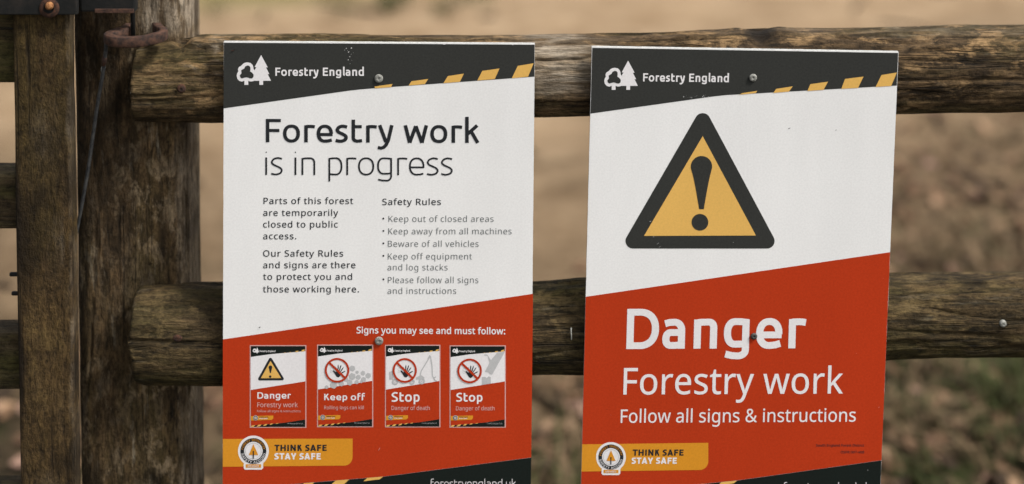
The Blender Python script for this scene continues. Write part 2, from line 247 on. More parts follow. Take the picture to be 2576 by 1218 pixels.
# glyph outlines: advance, then loops of x,y in thousandths of an em
PLAIN = json.loads(r'''{"&":[587,[271,580,296,575,318,567,337,555,353,541,366,524,375,505,381,483,383,458,379,426,368,397,350,372,326,349,299,328,268,308,423,159,436,176,457,216,479,286,550,286,530,221,518,191,504,163,487,137,468,114,585,0,490,0,420,67,385,40,347,18,303,2,278,-4,223,-8,188,-6,156,0,127,10,102,24,81,42,65,63,52,89,45,117,43,149,44,175,49,199,57,220,69,239,100,273,166,318,123,372,107,403,97,438,96,456,98,481,104,504,114,524,127,541,144,555,165,567,188,575,215,580],[209,273,174,251,136,215,121,186,116,152,120,124,129,101,146,81,168,66,194,57,225,55,258,56,287,62,314,71,337,83,375,111],[241,524,220,522,202,516,186,506,175,493,168,476,165,457,167,438,172,421,180,404,207,369,225,350,276,385,292,401,304,419,310,437,313,458,311,476,304,492,294,505,279,515,262,522]],"-":[258,[32,184,32,246,226,246,226,184]],".":[215,[59,61,64,75,72,85,82,92,94,96,120,96,132,92,142,85,151,75,156,61,156,26,151,12,132,-6,120,-10,94,-10,82,-6,72,2,64,12,59,26]],"0":[459,[419,287,415,201,401,128,390,97,376,70,359,47,339,27,316,12,290,1,261,-6,229,-8,188,-4,153,8,122,27,97,54,76,88,60,129,48,176,42,229,39,287,41,346,48,399,58,446,73,486,93,520,119,547,149,566,186,578,229,581,269,578,304,566,335,547,361,520,382,486,399,446,410,399,417,346],[111,238,115,194,121,156,131,125,143,98,159,78,178,64,202,55,229,52,256,55,279,64,298,78,314,98,326,124,336,156,343,194,347,238,347,336,343,380,336,417,326,449,314,475,298,495,279,510,256,518,229,521,202,518,178,510,159,495,143,475,131,449,121,417,115,380,111,336]],"7":[459,[109,0,344,508,35,508,35,573,419,573,419,518,187,0]],"8":[459,[229,581,261,579,291,574,318,565,341,553,362,538,378,519,390,497,398,472,400,443,399,421,394,401,385,383,361,352,329,325,291,303,335,279,373,250,389,234,401,216,411,196,417,173,419,148,416,118,408,90,395,65,378,44,356,26,330,11,300,1,267,-6,231,-8,192,-6,157,0,126,10,100,24,78,42,61,63,49,87,42,115,39,146,41,171,47,194,56,214,82,249,99,264,138,289,158,299,123,322,93,350,71,383,64,401,59,422,58,444,60,472,68,497,80,518,97,537,117,552,141,565,197,579],[108,145,112,119,121,96,138,76,161,60,192,51,229,48,265,51,295,60,319,76,336,96,346,120,350,148,348,166,343,182,335,197,324,211,293,235,253,256,217,270,174,249,142,225,130,212,114,182],[228,524,200,521,176,514,155,502,139,486,130,466,127,441,128,422,133,406,141,391,164,367,232,330,282,357,296,367,317,392,325,406,329,423,330,441,327,466,318,486,302,502,282,514,257,521]],":":[215,[59,61,64,75,72,85,82,92,94,96,120,96,132,92,142,85,151,75,156,61,156,26,151,12,132,-6,120,-10,94,-10,82,-6,72,2,64,12,59,26],[59,405,64,419,72,429,82,436,94,440,120,440,132,436,142,429,151,419,156,405,156,369,151,355,142,345,132,338,120,333,94,333,82,338,72,345,64,355,59,369]],"B":[521,[241,573,307,569,361,558,404,541,434,515,453,478,459,431,453,389,437,354,424,340,392,317,372,309,350,304,350,300,395,288,415,279,433,267,448,253,461,236,470,215,476,191,478,163,475,130,467,100,454,74,436,52,413,33,385,19,354,8,318,2,279,0,78,0,78,573],[256,329,300,331,334,339,357,352,372,371,381,394,384,423,380,451,369,474,351,490,324,502,289,509,245,511,150,511,150,329],[150,269,150,61,265,61,311,64,346,74,371,91,388,112,398,138,401,168,395,205,388,221,377,235,362,247,344,256,321,263,260,269]],"D":[585,[536,292,533,231,521,177,501,131,474,91,439,58,399,33,351,15,297,4,237,0,78,0,78,573,254,573,309,569,359,558,404,540,443,516,476,484,502,446,521,401,533,350],[460,289,457,337,449,379,435,415,416,444,391,469,361,487,327,500,287,508,244,511,150,511,150,62,228,62,299,68,357,87,402,119,434,164,454,220]],"E":[446,[398,0,78,0,78,573,398,573,398,509,150,509,150,330,383,330,383,268,150,268,150,63,398,63]],"F":[416,[150,0,78,0,78,573,398,573,398,509,150,509,150,306,383,306,383,243,150,243]],"K":[496,[496,0,411,0,209,273,150,222,150,0,78,0,78,573,150,573,150,290,403,573,488,573,261,323]],"O":[626,[577,287,576,244,570,204,561,166,547,132,531,101,510,73,486,49,459,29,428,13,393,1,355,-6,314,-8,271,-6,232,1,196,13,165,29,138,49,114,73,94,101,78,132,65,167,56,204,51,245,49,288,52,344,62,396,78,442,100,482,130,517,166,545,208,565,258,577,314,581,369,577,417,565,459,545,495,517,524,483,547,442,564,396,574,344],[125,287,127,241,134,200,145,163,161,131,182,104,207,83,238,67,273,58,314,55,354,58,390,67,420,83,445,104,465,131,481,163,492,200,499,241,501,287,496,354,481,411,456,457,421,491,373,511,314,518,274,515,238,506,207,490,182,469,161,443,145,411,134,374,127,333]],"P":[485,[229,573,297,568,352,553,393,528,421,495,439,454,444,404,443,381,433,336,411,296,395,278,375,262,351,249,324,238,292,230,256,225,150,223,150,0,78,0,78,573],[223,511,150,511,150,285,242,286,272,290,298,296,320,306,338,318,352,334,362,352,368,375,370,401,366,435,354,462,334,484,306,499,269,508]],"R":[499,[236,573,281,571,320,565,353,555,381,540,404,522,422,500,434,474,442,444,444,410,442,381,437,356,427,334,415,315,401,298,385,285,349,264,330,257,487,0,403,0,264,237,150,237,150,0,78,0,78,573],[150,510,150,298,236,298,278,301,312,310,338,325,355,347,366,374,370,407,368,430,363,450,355,467,343,480,328,491,310,500,261,509]],"S":[440,[403,153,400,121,392,92,378,66,359,44,335,26,307,11,274,1,238,-6,157,-7,83,4,41,19,41,88,86,72,142,59,201,55,228,56,252,60,273,66,290,74,305,85,316,98,324,113,329,129,329,164,325,180,318,194,308,207,277,230,228,253,172,274,131,294,98,317,74,344,57,375,49,413,48,435,51,464,58,490,71,513,89,533,110,550,136,563,165,573,197,579,231,581,290,577,318,572,367,558,389,549,366,487,325,502,278,513,229,517,187,513,169,507,142,489,133,478,126,464,122,450,122,416,126,400,133,386,143,373,172,351,307,293,332,279,353,264,371,247,385,228,395,206,401,181]],"a":[450,[231,437,279,433,318,422,347,403,368,375,381,338,385,293,385,0,334,0,320,61,317,61,292,33,265,13,234,-1,195,-7,148,-7,124,-2,103,6,84,16,68,30,55,48,45,68,39,92,37,119,43,159,59,192,87,219,127,238,179,251,243,257,316,259,316,285,313,317,306,342,293,359,275,371,253,378,227,380,183,376,106,347,84,400,126,419,177,432,204,436],[252,208,204,203,167,195,141,182,124,165,113,144,110,119,112,97,120,79,132,66,148,56,167,51,188,49,223,52,253,62,279,79,299,103,311,134,315,172,315,210]],"b":[493,[135,373,139,373,153,390,169,405,189,419,213,429,240,435,272,437,322,431,365,412,401,381,428,338,444,283,449,215,447,168,439,127,427,91,410,61,390,36,365,17,337,3,306,-5,272,-8,240,-6,213,0,189,10,153,38,139,55,133,55,119,0,68,0,68,609,139,609],[260,379,231,377,207,371,188,361,172,348,159,330,150,308,144,282,140,252,139,214,142,165,150,125,165,93,187,69,219,55,261,51,297,55,325,69,348,93,363,126,373,166,376,216,373,265,363,306,348,338,325,360,296,374]],"c":[385,[241,-8,204,-5,170,2,139,15,112,34,88,58,69,87,55,123,47,165,44,213,47,262,56,305,71,342,90,372,114,396,142,415,174,428,208,435,245,438,288,435,344,421,358,415,337,356,292,370,244,376,217,374,193,368,172,358,155,343,141,325,131,303,123,277,117,213,123,152,131,126,141,104,155,86,172,71,191,61,214,55,240,53,283,56,336,71,351,78,351,15,304,-2]],"d":[493,[221,-8,171,-2,128,17,92,48,65,91,49,146,44,214,49,282,66,338,93,381,128,413,171,432,221,438,262,434,296,423,323,407,345,386,354,374,359,374,354,438,354,609,425,609,425,0,368,0,358,58,354,58,335,35,310,15,296,7,262,-4],[232,51,273,55,305,67,328,88,343,117,352,154,355,213,352,263,343,304,329,336,306,360,274,375,231,379,196,374,168,359,146,334,130,300,120,260,117,213,120,165,130,125,146,93,168,69,197,55]],"e":[452,[234,438,269,435,301,427,329,414,354,396,374,373,390,346,402,315,409,281,411,201,117,201,122,157,134,119,154,90,181,69,215,56,254,52,305,56,370,73,392,82,392,20,349,4,304,-5,251,-8,212,-5,176,3,143,17,114,36,90,61,70,91,56,126,47,167,44,212,47,257,55,297,68,333,86,364,108,390,134,411,164,426,198,435],[233,380,202,377,175,366,154,348,137,323,125,293,119,257,338,257,333,302,318,338,306,353,292,364,276,373,256,378]],"f":[276,[266,375,158,375,158,0,87,0,87,375,12,375,12,408,87,432,89,492,95,522,104,547,116,568,132,585,152,597,174,606,199,612,259,612,300,603,310,599,292,544,251,554,228,556,206,553,189,545,175,532,166,513,160,489,158,430,266,430]],"g":[493,[221,438,248,436,273,431,297,422,319,409,338,393,355,373,359,373,369,430,425,430,425,-7,423,-46,416,-80,404,-109,388,-135,367,-155,341,-172,310,-183,274,-190,202,-192,147,-186,99,-174,78,-165,78,-100,99,-110,149,-125,206,-133,237,-134,271,-130,300,-119,324,-101,341,-77,352,-48,358,57,354,57,338,37,320,21,299,8,275,-1,250,-6,221,-8,170,-2,126,18,91,51,65,95,49,149,44,214,49,278,65,332,91,377,126,411,169,431],[230,379,207,376,187,370,169,359,153,344,140,326,130,303,123,277,117,213,120,165,130,124,146,92,169,68,197,54,232,50,271,53,303,65,326,85,336,98,349,131,355,173,355,251,350,282,343,309,332,331,319,348,302,362,281,371,257,377]],"h":[496,[135,370,140,370,149,385,174,407,204,424,238,434,273,437,306,435,335,430,360,421,382,408,399,391,413,370,423,344,429,314,431,280,431,0,361,0,361,275,358,307,351,333,338,353,319,367,295,376,265,379,235,377,210,370,189,360,173,347,160,329,150,308,144,283,140,254,139,0,68,0,68,609,139,609]],"i":[207,[139,430,139,0,68,0,68,430],[115,590,133,580,140,572,144,560,144,532,140,521,133,512,115,502,93,502,83,506,75,512,68,521,64,532,64,560,68,572,83,586,93,590]],"k":[428,[135,221,138,221,189,285,326,430,409,430,235,246,421,0,336,0,187,200,138,158,138,0,68,0,68,609,138,609]],"l":[207,[139,0,68,0,68,609,139,609]],"m":[750,[540,438,584,434,621,421,649,401,669,371,681,330,685,280,685,0,615,0,615,277,613,308,606,333,594,353,577,367,555,376,528,379,490,374,460,362,438,342,423,315,414,280,411,237,411,0,342,0,341,298,332,333,325,347,315,359,289,374,253,379,227,377,204,370,185,360,170,347,158,329,150,308,140,255,139,0,68,0,68,430,125,430,136,371,140,371,160,398,186,418,217,431,249,437,266,438,298,436,325,430,349,420,369,406,386,388,398,366,402,366,418,388,438,406,461,420,486,430,512,436]],"n":[496,[275,438,322,434,361,421,391,401,413,371,426,330,431,280,431,0,361,0,361,275,358,307,351,333,338,353,319,367,295,376,265,379,222,374,189,361,166,338,151,308,142,269,139,223,139,0,68,0,68,430,125,430,136,371,140,371,162,398,175,409,206,425,239,435]],"o":[485,[442,216,436,150,428,121,417,95,404,71,388,51,369,33,348,18,324,7,299,-1,271,-6,241,-8,214,-6,188,-1,163,7,140,18,119,33,100,51,84,71,70,95,59,121,51,150,46,181,44,216,47,261,55,301,68,336,87,367,110,392,137,412,169,426,204,435,244,438,281,435,316,426,347,412,374,392,398,367,417,336,431,301,439,261],[117,216,123,154,130,128,141,105,155,86,172,71,192,59,216,53,243,51,270,53,294,59,314,71,331,86,345,105,356,128,363,154,369,216,363,277,355,303,345,325,331,344,314,359,294,370,270,376,242,379,202,374,171,359,147,335,130,303,120,263]],"p":[493,[273,438,322,432,365,413,401,383,428,339,444,284,449,216,447,170,439,129,427,93,410,62,390,37,365,17,337,3,306,-5,272,-8,231,-4,197,7,158,33,139,55,134,55,139,-16,139,-192,68,-192,68,430,126,430,136,371,139,371,158,394,182,414,213,429,251,437],[260,379,233,377,210,371,190,362,174,349,161,333,152,313,145,289,139,216,140,182,144,152,150,126,159,103,172,85,188,70,208,59,233,53,261,51,286,53,308,60,326,72,341,88,354,108,364,131,371,157,375,186,376,217,373,262,363,302,348,334,325,359,296,374]],"q":[493,[358,58,354,58,340,40,323,25,303,11,279,1,251,-6,219,-8,170,-2,128,17,93,48,66,91,49,146,44,214,47,261,54,302,67,338,83,368,104,393,129,413,157,427,188,435,221,438,253,436,280,429,304,419,324,405,341,389,355,371,358,371,369,430,425,430,425,-192,354,-192],[233,51,260,52,284,58,304,67,320,79,333,96,342,116,349,140,355,213,352,263,343,305,328,337,305,361,273,375,231,379,196,374,167,359,145,334,130,300,120,260,117,213,120,165,130,126,146,93,168,70,197,55]],"r":[331,[312,435,319,433,310,368,264,374,248,373,217,363,189,346,176,334,156,305,143,270,139,229,139,0,68,0,68,430,126,430,134,351,137,351,170,395,198,418,231,433,249,437]],"s":[384,[348,119,346,92,339,69,327,49,311,32,292,18,268,6,241,-2,176,-8,122,-5,59,11,42,19,42,83,81,67,128,54,153,50,178,49,211,51,236,57,256,66,269,79,277,94,280,112,276,132,264,150,222,176,124,217,84,239,69,252,57,266,48,283,43,302,41,324,46,358,61,386,85,408,118,425,157,435,202,438,252,434,298,424,339,409,315,353,238,377,197,380,171,379,149,374,131,366,118,356,111,343,108,328,109,317,119,298,139,282,193,256,268,226,289,215,321,191,333,176,341,159,346,140]],"t":[289,[233,51,264,56,272,59,272,5,253,-2,213,-8,178,-7,157,-3,120,13,104,27,91,44,82,66,76,93,74,125,74,375,13,375,13,409,75,437,103,528,144,528,144,430,269,430,269,375,144,375,144,127,146,103,153,83,163,69,177,58,193,52]],"u":[496,[427,430,427,0,370,0,359,57,356,57,346,43,321,20,290,4,256,-5,220,-8,187,-6,159,-1,134,8,112,21,95,38,81,59,71,85,65,114,63,148,63,430,135,430,135,153,137,122,145,96,158,76,176,62,200,53,230,51,260,53,285,59,306,69,323,82,336,100,345,121,352,146,356,175,357,430]],"v":[407,[163,0,0,430,75,430,197,83,201,63,204,63,241,176,332,430,407,430,244,0]],"w":[630,[316,357,313,357,284,242,207,1,127,1,9,431,82,431,168,84,169,73,172,73,201,188,277,431,354,431,454,96,457,74,460,74,489,201,549,431,621,431,502,1,419,1]],"y":[409,[1,430,76,430,193,117,205,68,209,68,245,186,333,430,409,430,213,-85,188,-130,157,-164,138,-176,117,-185,94,-191,44,-192,9,-186,9,-130,56,-135,86,-131,99,-126,121,-110,138,-87,152,-59,174,-2]]," ":[209]}''')
CAPS = json.loads(r'''{"T":[449,[32,452,32,509,417,509,417,452,257,452,257,0,193,0,193,452]],"H":[517,[60,0,60,509,125,509,125,289,392,289,392,509,457,509,457,0,392,0,392,232,125,232,125,0]],"I":[300,[31,0,31,57,118,57,118,452,31,452,31,509,269,509,269,452,183,452,183,57,269,57,269,0]],"N":[523,[60,0,60,509,136,509,388,107,414,55,405,54,399,195,399,509,463,509,463,0,387,0,168,346,108,452,119,454,125,291,125,0]],"K":[467,[104,145,104,216,199,331,364,509,448,509,231,276,228,276],[60,0,60,509,125,509,125,0],[372,0,188,259,228,309,449,0]],"S":[447,[224,-9,188,-7,156,-1,128,9,102,23,81,40,64,60,51,83,42,109,38,137,104,137,108,118,114,102,123,88,150,66,185,53,224,49,246,50,286,60,317,79,329,92,338,106,344,122,346,139,340,168,322,189,296,205,245,222,184,239,145,253,112,269,86,289,67,313,56,341,52,372,54,400,62,425,75,448,92,468,113,484,138,498,165,508,195,514,227,516,259,514,289,508,316,498,340,484,360,468,377,449,390,427,398,403,401,378,337,378,332,402,320,421,302,437,280,449,254,456,225,459,185,454,167,448,152,440,139,430,121,405,115,376,117,359,122,345,142,324,169,308,212,293,312,264,344,248,359,238,384,213,395,198,407,161,408,139,406,112,399,87,386,64,370,43,349,25,323,11,294,0,261,-7]],"A":[480,[16,0,201,509,276,509,463,0,395,0,264,372,232,478,245,478,191,302,85,0],[110,142,110,199,370,199,370,142]],"F":[410,[60,0,60,509,369,509,369,452,125,452,125,278,346,278,346,221,125,221,125,0]],"E":[419,[60,0,60,509,372,509,372,452,125,452,125,286,355,286,355,229,125,229,125,57,375,57,375,0]],"Y":[472,[203,0,203,208,16,509,91,509,222,292,250,230,224,230,260,310,381,509,455,509,268,208,268,0]],"O":[533,[267,-7,225,-3,186,7,150,25,119,49,92,79,70,115,53,157,44,203,40,254,44,305,53,352,70,393,92,429,119,459,150,484,186,501,225,512,267,516,309,512,348,501,384,484,415,459,442,429,464,393,480,352,490,305,493,254,490,203,480,157,464,115,442,79,415,49,384,25,348,7,309,-3],[267,53,296,55,324,63,349,76,372,94,392,116,408,144,420,176,428,213,430,254,428,295,420,332,408,365,392,392,372,415,349,433,324,446,296,453,267,456,237,453,210,445,184,433,161,415,142,392,125,364,113,332,106,295,103,254,106,213,113,176,125,144,142,117,161,94,184,76,210,63,237,55]],"R":[449,[60,0,60,509,236,509,273,506,305,500,333,489,356,473,376,455,390,433,401,408,407,381,409,352,407,323,401,296,390,271,376,250,356,232,333,217,305,206,273,200,236,198,96,198,96,255,258,256,280,260,298,267,313,276,325,287,334,300,344,333,344,371,334,405,325,419,313,430,298,440,258,451,125,452,125,0],[353,0,230,229,303,229,428,0]],"D":[502,[219,0,96,0,96,57,215,57,254,60,288,68,318,81,343,99,363,122,379,149,390,181,397,216,399,255,397,294,390,329,379,361,364,388,344,410,320,428,291,441,258,449,221,452,93,452,93,509,225,509,273,505,315,495,353,478,385,455,412,426,433,391,449,351,458,306,462,255,458,205,449,159,433,119,411,83,384,54,351,31,312,14,268,3],[125,509,125,0,60,0,60,509]],"U":[517,[259,-8,220,-6,186,2,154,15,126,33,103,55,85,80,71,108,63,140,60,173,60,509,124,509,124,178,126,155,132,133,141,113,153,95,169,80,187,68,208,59,232,53,285,53,309,59,331,68,349,80,364,95,377,113,391,155,393,178,393,509,457,509,457,173,454,140,446,108,433,80,414,55,391,33,363,15,332,2,297,-6]],"C":[510,[267,-7,225,-3,186,7,150,25,119,49,92,79,70,115,53,157,44,203,40,254,44,305,53,352,70,393,92,429,119,459,150,484,186,501,225,512,267,516,317,511,362,496,383,485,419,456,435,438,459,397,473,348,408,348,404,365,389,395,369,418,344,437,315,449,284,455,267,456,237,453,209,445,184,432,161,414,141,391,125,364,113,332,106,295,103,254,106,213,113,177,125,145,141,117,161,94,184,76,210,63,237,56,267,53,300,56,330,65,369,90,389,114,404,144,408,160,473,160,459,112,435,71,420,53,383,24,363,13,317,-2,293,-6]],"M":[628,[60,0,60,509,152,509,322,49,307,49,352,187,476,509,568,509,568,0,504,0,507,457,513,457,456,291,342,0,286,0,112,457,119,457,122,291,122,0]],"B":[456,[60,0,60,509,241,509,274,507,304,501,329,491,350,477,367,461,381,442,390,421,396,398,398,374,397,353,387,320,368,295,343,278,315,267,315,262,331,260,347,254,378,234,391,220,402,203,411,184,416,161,418,136,416,111,410,88,400,67,386,48,368,31,344,18,317,8,284,2,247,0],[125,57,245,57,281,60,309,67,330,80,344,96,353,115,355,137,354,153,350,169,333,197,320,209,306,218,289,225,248,231,125,231],[125,285,238,285,273,290,302,304,314,314,323,326,335,355,336,372,333,393,326,412,313,429,294,442,270,449,240,452,125,452]]," ":[188]}''')
def arc(cx, cy, rx, ry, a0, a1, n=18, e=2.25):
    P = []
    for i in range(n + 1):
        a = math.radians(a0 + (a1 - a0) * i / n); c, s = math.cos(a), math.sin(a)
        P.append((cx + rx * math.copysign(abs(c) ** (2 / e), c), cy + ry * math.copysign(abs(s) ** (2 / e), s)))
    return P
def spline(P, n=7):
    out = []
    for i in range(len(P) - 1):
        p0 = P[max(i - 1, 0)]; p1 = P[i]; p2 = P[i + 1]; p3 = P[min(i + 2, len(P) - 1)]
        for k in range(n):
            t = k / n
            out.append(tuple(0.5 * (2 * p1[j] + (p2[j] - p0[j]) * t + (2 * p0[j] - 5 * p1[j] + 4 * p2[j] - p3[j]) * t * t + (3 * p1[j] - p0[j] - 3 * p2[j] + p3[j]) * t ** 3) for j in (0, 1)))
    out.append(P[-1]); return out
X, C, A, D = 520, 693, 775, -190
def rounded(ch, w):
    """centre lines of a rounded humanist alphabet: (advance, strokes), drawn with a broad pen of width w"""
    h = w / 2; t0 = X + 8 - h; b0 = -8 + h; v = w * 0.9 / 2
    def bowl(x0, side, W=434, top=X, bot=0, r=None):
        r = r or 205; T = top + 8 - v; B = bot - 8 + v; cy = (T + B) / 2; ry = (T - B) / 2
        if side > 0:   # stem on the left, bowl to the right
            cx = x0 + W - r
            return [(x0 + h * .2, T - 22), (x0 + (cx - x0) * .55, T - 3)] + arc(cx, cy, r - h, ry, 90, -90) + [(x0 + (cx - x0) * .5, B + 2), (x0 + h * .2, B + 22)]
        cx = x0 - W + r
        return [(x0 - h * .2, T - 20), (x0 - (x0 - cx) * .55, T - 3)] + arc(cx, cy, r - h, ry, 90, 270) + [(x0 - (x0 - cx) * .5, B + 2), (x0 - h * .2, B + 24)]
    def arch(x0, W=426):
        R = 165; T = t0
        return [(x0 + h * .2, T - 22), (x0 + 110, T - 4)] + arc(x0 + W - h - (R - h), T - R + h, R - h, R - h, 90, 0, 12)[0:] + [(x0 + W - h, 0)]
    def ess(x0, W, top):
        T = top + 8 - v; B = -8 + v; L = x0 + h; R_ = x0 + W - h; H = T - B
        return spline([(x0 + W * .94, T - 24), (x0 + W * .72, T - 3), (x0 + W * .50, T), (L + (R_ - L) * .16, T - H * .085), (L, T - H * .255),
                       (L + (R_ - L) * .17, T - H * .40), ((L + R_) / 2, B + H * .505), (R_ - (R_ - L) * .14, B + H * .39), (R_, B + H * .245),
                       (R_ - (R_ - L) * .15, B + H * .08), (x0 + W * .46, B), (x0 + W * .2, B + 6), (x0 + W * .02, B + 26)])
    if ch == ' ': return 250, []
    if ch == 'o': return 590, [arc(295, 260, 250 - h, 268 - v, 0, 360, 36) + ['c']]
    if ch == 'F': return 555, [[(95 + h, 0), (95 + h, C)], [(95, C - v), (537, C - v)], [(95, 350), (495, 350)]]
    if ch == 'E': return 590, [[(95 + h, 0), (95 + h, C)], [(95, C - v), (535, C - v)], [(95, 362), (500, 362)], [(95, v), (545, v)]]
    if ch == 'r': return 400, [[(80 + h, 0), (80 + h, X - 12)], [(80 + h * .2, t0 - 20), (165, t0 - 3), (260, t0), (325, t0 - 3), (390, t0 - 14)]]
    if ch == 'n': return 585, [[(80 + h, 0), (80 + h, X - 12)], arch(80)]
    if ch == 'm': return 900, [[(80 + h, 0), (80 + h, X - 12)], arch(80, 400), arch(80 + 400 - w, 400 + w * .4)]
    if ch == 'i': return 80 + w + 80, [[(80 + h, 0), (80 + h, X)], arc(80 + h, 675, max(w * .62, 38) / 2, max(w * .62, 38) / 2, 0, 360, 16, 2) + ['c', 'd']]
    if ch == 'l': return 270, [[(80 + h, A), (80 + h, 130)] + arc(80 + h + 95, 130, 95, 130 - v + 2, 180, 262, 8)[1:]]
    if ch == 'p': return 555, [[(80 + h, D), (80 + h, X - 12)], bowl(80, 1)]
    if ch == 'd': return 590, [[(510 - h, 0), (510 - h, A)], bowl(510, -1, 465)]
    if ch == 'g': return 590, [[(510 - h, X - 12), (510 - h, -20)] + arc(510 - h - 165, -20, 165, 170 - v, 0, -80, 12)[1:] + [(200, D + v + 8), (80, D + v + 36)], bowl(510, -1, 465, X, 25)]
    if ch == 'a': return 525, [[(75, t0 - 28), (150, t0 - 6)] + arc(445 - h - 150, t0 - 150, 150, 150, 85, 0, 12) + [(445 - h, 0)],
                               [(445 - h, 300 - v * .3), (260, 300 - v * .3)] + arc(190, (300 - v * .3 + b0) / 2, 160 - h, (300 - v * .3 - b0) / 2, 90, 270, 16) + [(260, b0), (445 - h, b0 + 14)]]
    if ch == 's': return 440, [ess(38, 364, X)]
    if ch == 'S': return 545, [ess(45, 455, C)]
    if ch == 'e': return 560, [arc(285, 260, 240 - h, 268 - v, -3, 278, 30) + [(400, b0 + 4), (490, b0 + 30)], [(60, 235), (525 - h * .2, 235)]]
    if ch == 't': return 420, [[(70 + h, 680), (70 + h, 140)] + arc(70 + h + 130, 140, 130, 140 - v + 6, 180, 265, 10)[1:] + [(380, b0 + 12)], [(70, X - v), (370, X - v)]]
    if ch == 'f': return 400, [[(80 + h, 0), (80 + h, 600)] + arc(80 + h + 140, 600, 140, 183 - v, 180, 95, 10)[1:] + [(375, 775 - v)], [(80, X - v), (365, X - v)]]
    if ch == 'y': return 510, [[(20 + h * 1.05, X), (262, 20)], [(490 - h * 1.05, X), (330, 70), (262, -70), (200, -135), (120, -165), (22, D + v - 2)]]
    if ch == 'w': return 760, [[(18 + h, X), (200, 0)], [(200, 0), (380, X - 25)], [(380, X - 25), (560, 0)], [(560, 0), (742 - h, X)]]
    if ch == 'k': return 525, [[(80 + h, 0), (80 + h, A)], [(80 + w * .7, 265), (460 - h * .5, X)], [(210 + h, 330), (500 - h * .9, 0)]]
    if ch == 'K': return 610, [[(95 + h, 0), (95 + h, C)], [(95 + w * .7, 345), (535 - h, C)], [(225 + h, 430), (585 - h, 0)]]
    if ch == 'u': return 585, [[(500 - h, 0), (500 - h, X)], [(75 + h, X), (75 + h, 170)] + arc(75 + h + 150, 165, 150, 165 - v + 6, 180, 270, 10)[1:] + [(420, b0 + 4), (500, b0 + 20)]]
    if ch == 'D': return 720, [[(95 + h, 0), (95 + h, C)], [(95, C + 4 - v), (250, C + 4 - v)] + arc(330, C / 2, 355 - h, C / 2 + 4 - v, 90, -90, 26) + [(250, v - 4), (95, v - 4)]]
    if ch == 'T': return 560, [[(280, 0), (280, C)], [(15, C - v), (545, C - v)]]
    if ch == 'H': return 720, [[(80 + h, 0), (80 + h, C)], [(640 - h, 0), (640 - h, C)], [(80, 350), (640, 350)]]
    if ch == 'I': return 160 + w, [[(80 + h, 0), (80 + h, C)]]
    if ch == 'N': return 720, [[(80 + h, 0), (80 + h, C)], [(640 - h, 0), (640 - h, C)], [(80 + h * .8, C), (640 - h * .8, 0)]]
    if ch == 'A': return 640, [[(10 + h, 0), (320, C)], [(630 - h, 0), (320, C)], [(130, 190), (510, 190)]]
    if ch == 'Y': return 620, [[(310, 0), (310, 280)], [(10 + h, C), (310, 250)], [(610 - h, C), (310, 250)]]
    if ch == '.': return 230, [arc(115, 40, 30, 30, 0, 360, 12, 2) + ['c', 'd']]
    return 400, []

def stroke_quads(path, w):
    closed = path[-1] in ('c', 'd'); disc = path[-1] == 'd'
    P = [Vector(p) for p in path if not isinstance(p, str)]
    if disc: return [[tuple(p) for p in P[:-1]]]
    Q = [P[0]]
    for p in P[1:]:
        if (p - Q[-1]).length > 3: Q.append(p)
    P = Q
    if closed and (P[0] - P[-1]).length < 4: P.pop()
    n = len(P); L = []; R = []
    for i in range(n):
        a = P[i] - P[i - 1] if (i > 0 or closed) else P[1] - P[0]
        b = P[(i + 1) % n] - P[i] if (i < n - 1 or closed) else a
        a = a.normalized(); b = b.normalized(); tdir = (a + b).normalized()
        k = 1 / max(0.5, tdir.dot(a)); nn = Vector((-tdir.y, tdir.x)) * k
        # pen slightly thinner on horizontals
        ww = w * (0.9 + 0.1 * abs(tdir.y)) / 2
        L.append(P[i] + nn * ww); R.append(P[i] - nn * ww)
    return [[tuple(L[i]), tuple(R[i]), tuple(R[(i + 1) % n]), tuple(L[(i + 1) % n])] for i in range(n if closed else n - 1)]
_gc = {}
def glyph_rounded(ch, w):
    """triangulated union of the strokes"""
    key = (ch, w)
    if key in _gc: return _gc[key]
    adv, st = rounded(ch, w); V = []; F = []
    for s in st:
        for q in stroke_quads(s, w):
            ar = sum(q[i - 1][0] * q[i][1] - q[i][0] * q[i - 1][1] for i in range(len(q)))
            if ar < 0: q = q[::-1]
            F.append(list(range(len(V), len(V) + len(q)))); V += [Vector(p) for p in q]
    if not F: _gc[key] = (adv, [], []); return _gc[key]
    E = [(f[i - 1], f[i]) for f in F for i in range(len(f))]
    quads = [[tuple(V[i]) for i in f] for f in F]
    boxes = [(min(p[0] for p in q), max(p[0] for p in q), min(p[1] for p in q), max(p[1] for p in q)) for q in quads]
    r = delaunay_2d_cdt(V, E, [], 0, 0.01)
    FF = []
    for f in r[2]:
        c = sum((Vector(r[0][i]) for i in f), Vector((0, 0))) / len(f)
        if any(b[0] <= c.x <= b[1] and b[2] <= c.y <= b[3] and inside(c, q) for b, q in zip(boxes, quads)): FF.append(list(f))
    _gc[key] = (adv, [tuple(v) for v in r[0]], FF)
    return _gc[key]
def inside(p, L):
    c = False
    for i in range(len(L)):
        a, b = L[i - 1], L[i]
        if (a[1] > p[1]) != (b[1] > p[1]) and p[0] < (b[0] - a[0]) * (p[1] - a[1]) / (b[1] - a[1]) + a[0]: c = not c
    return c
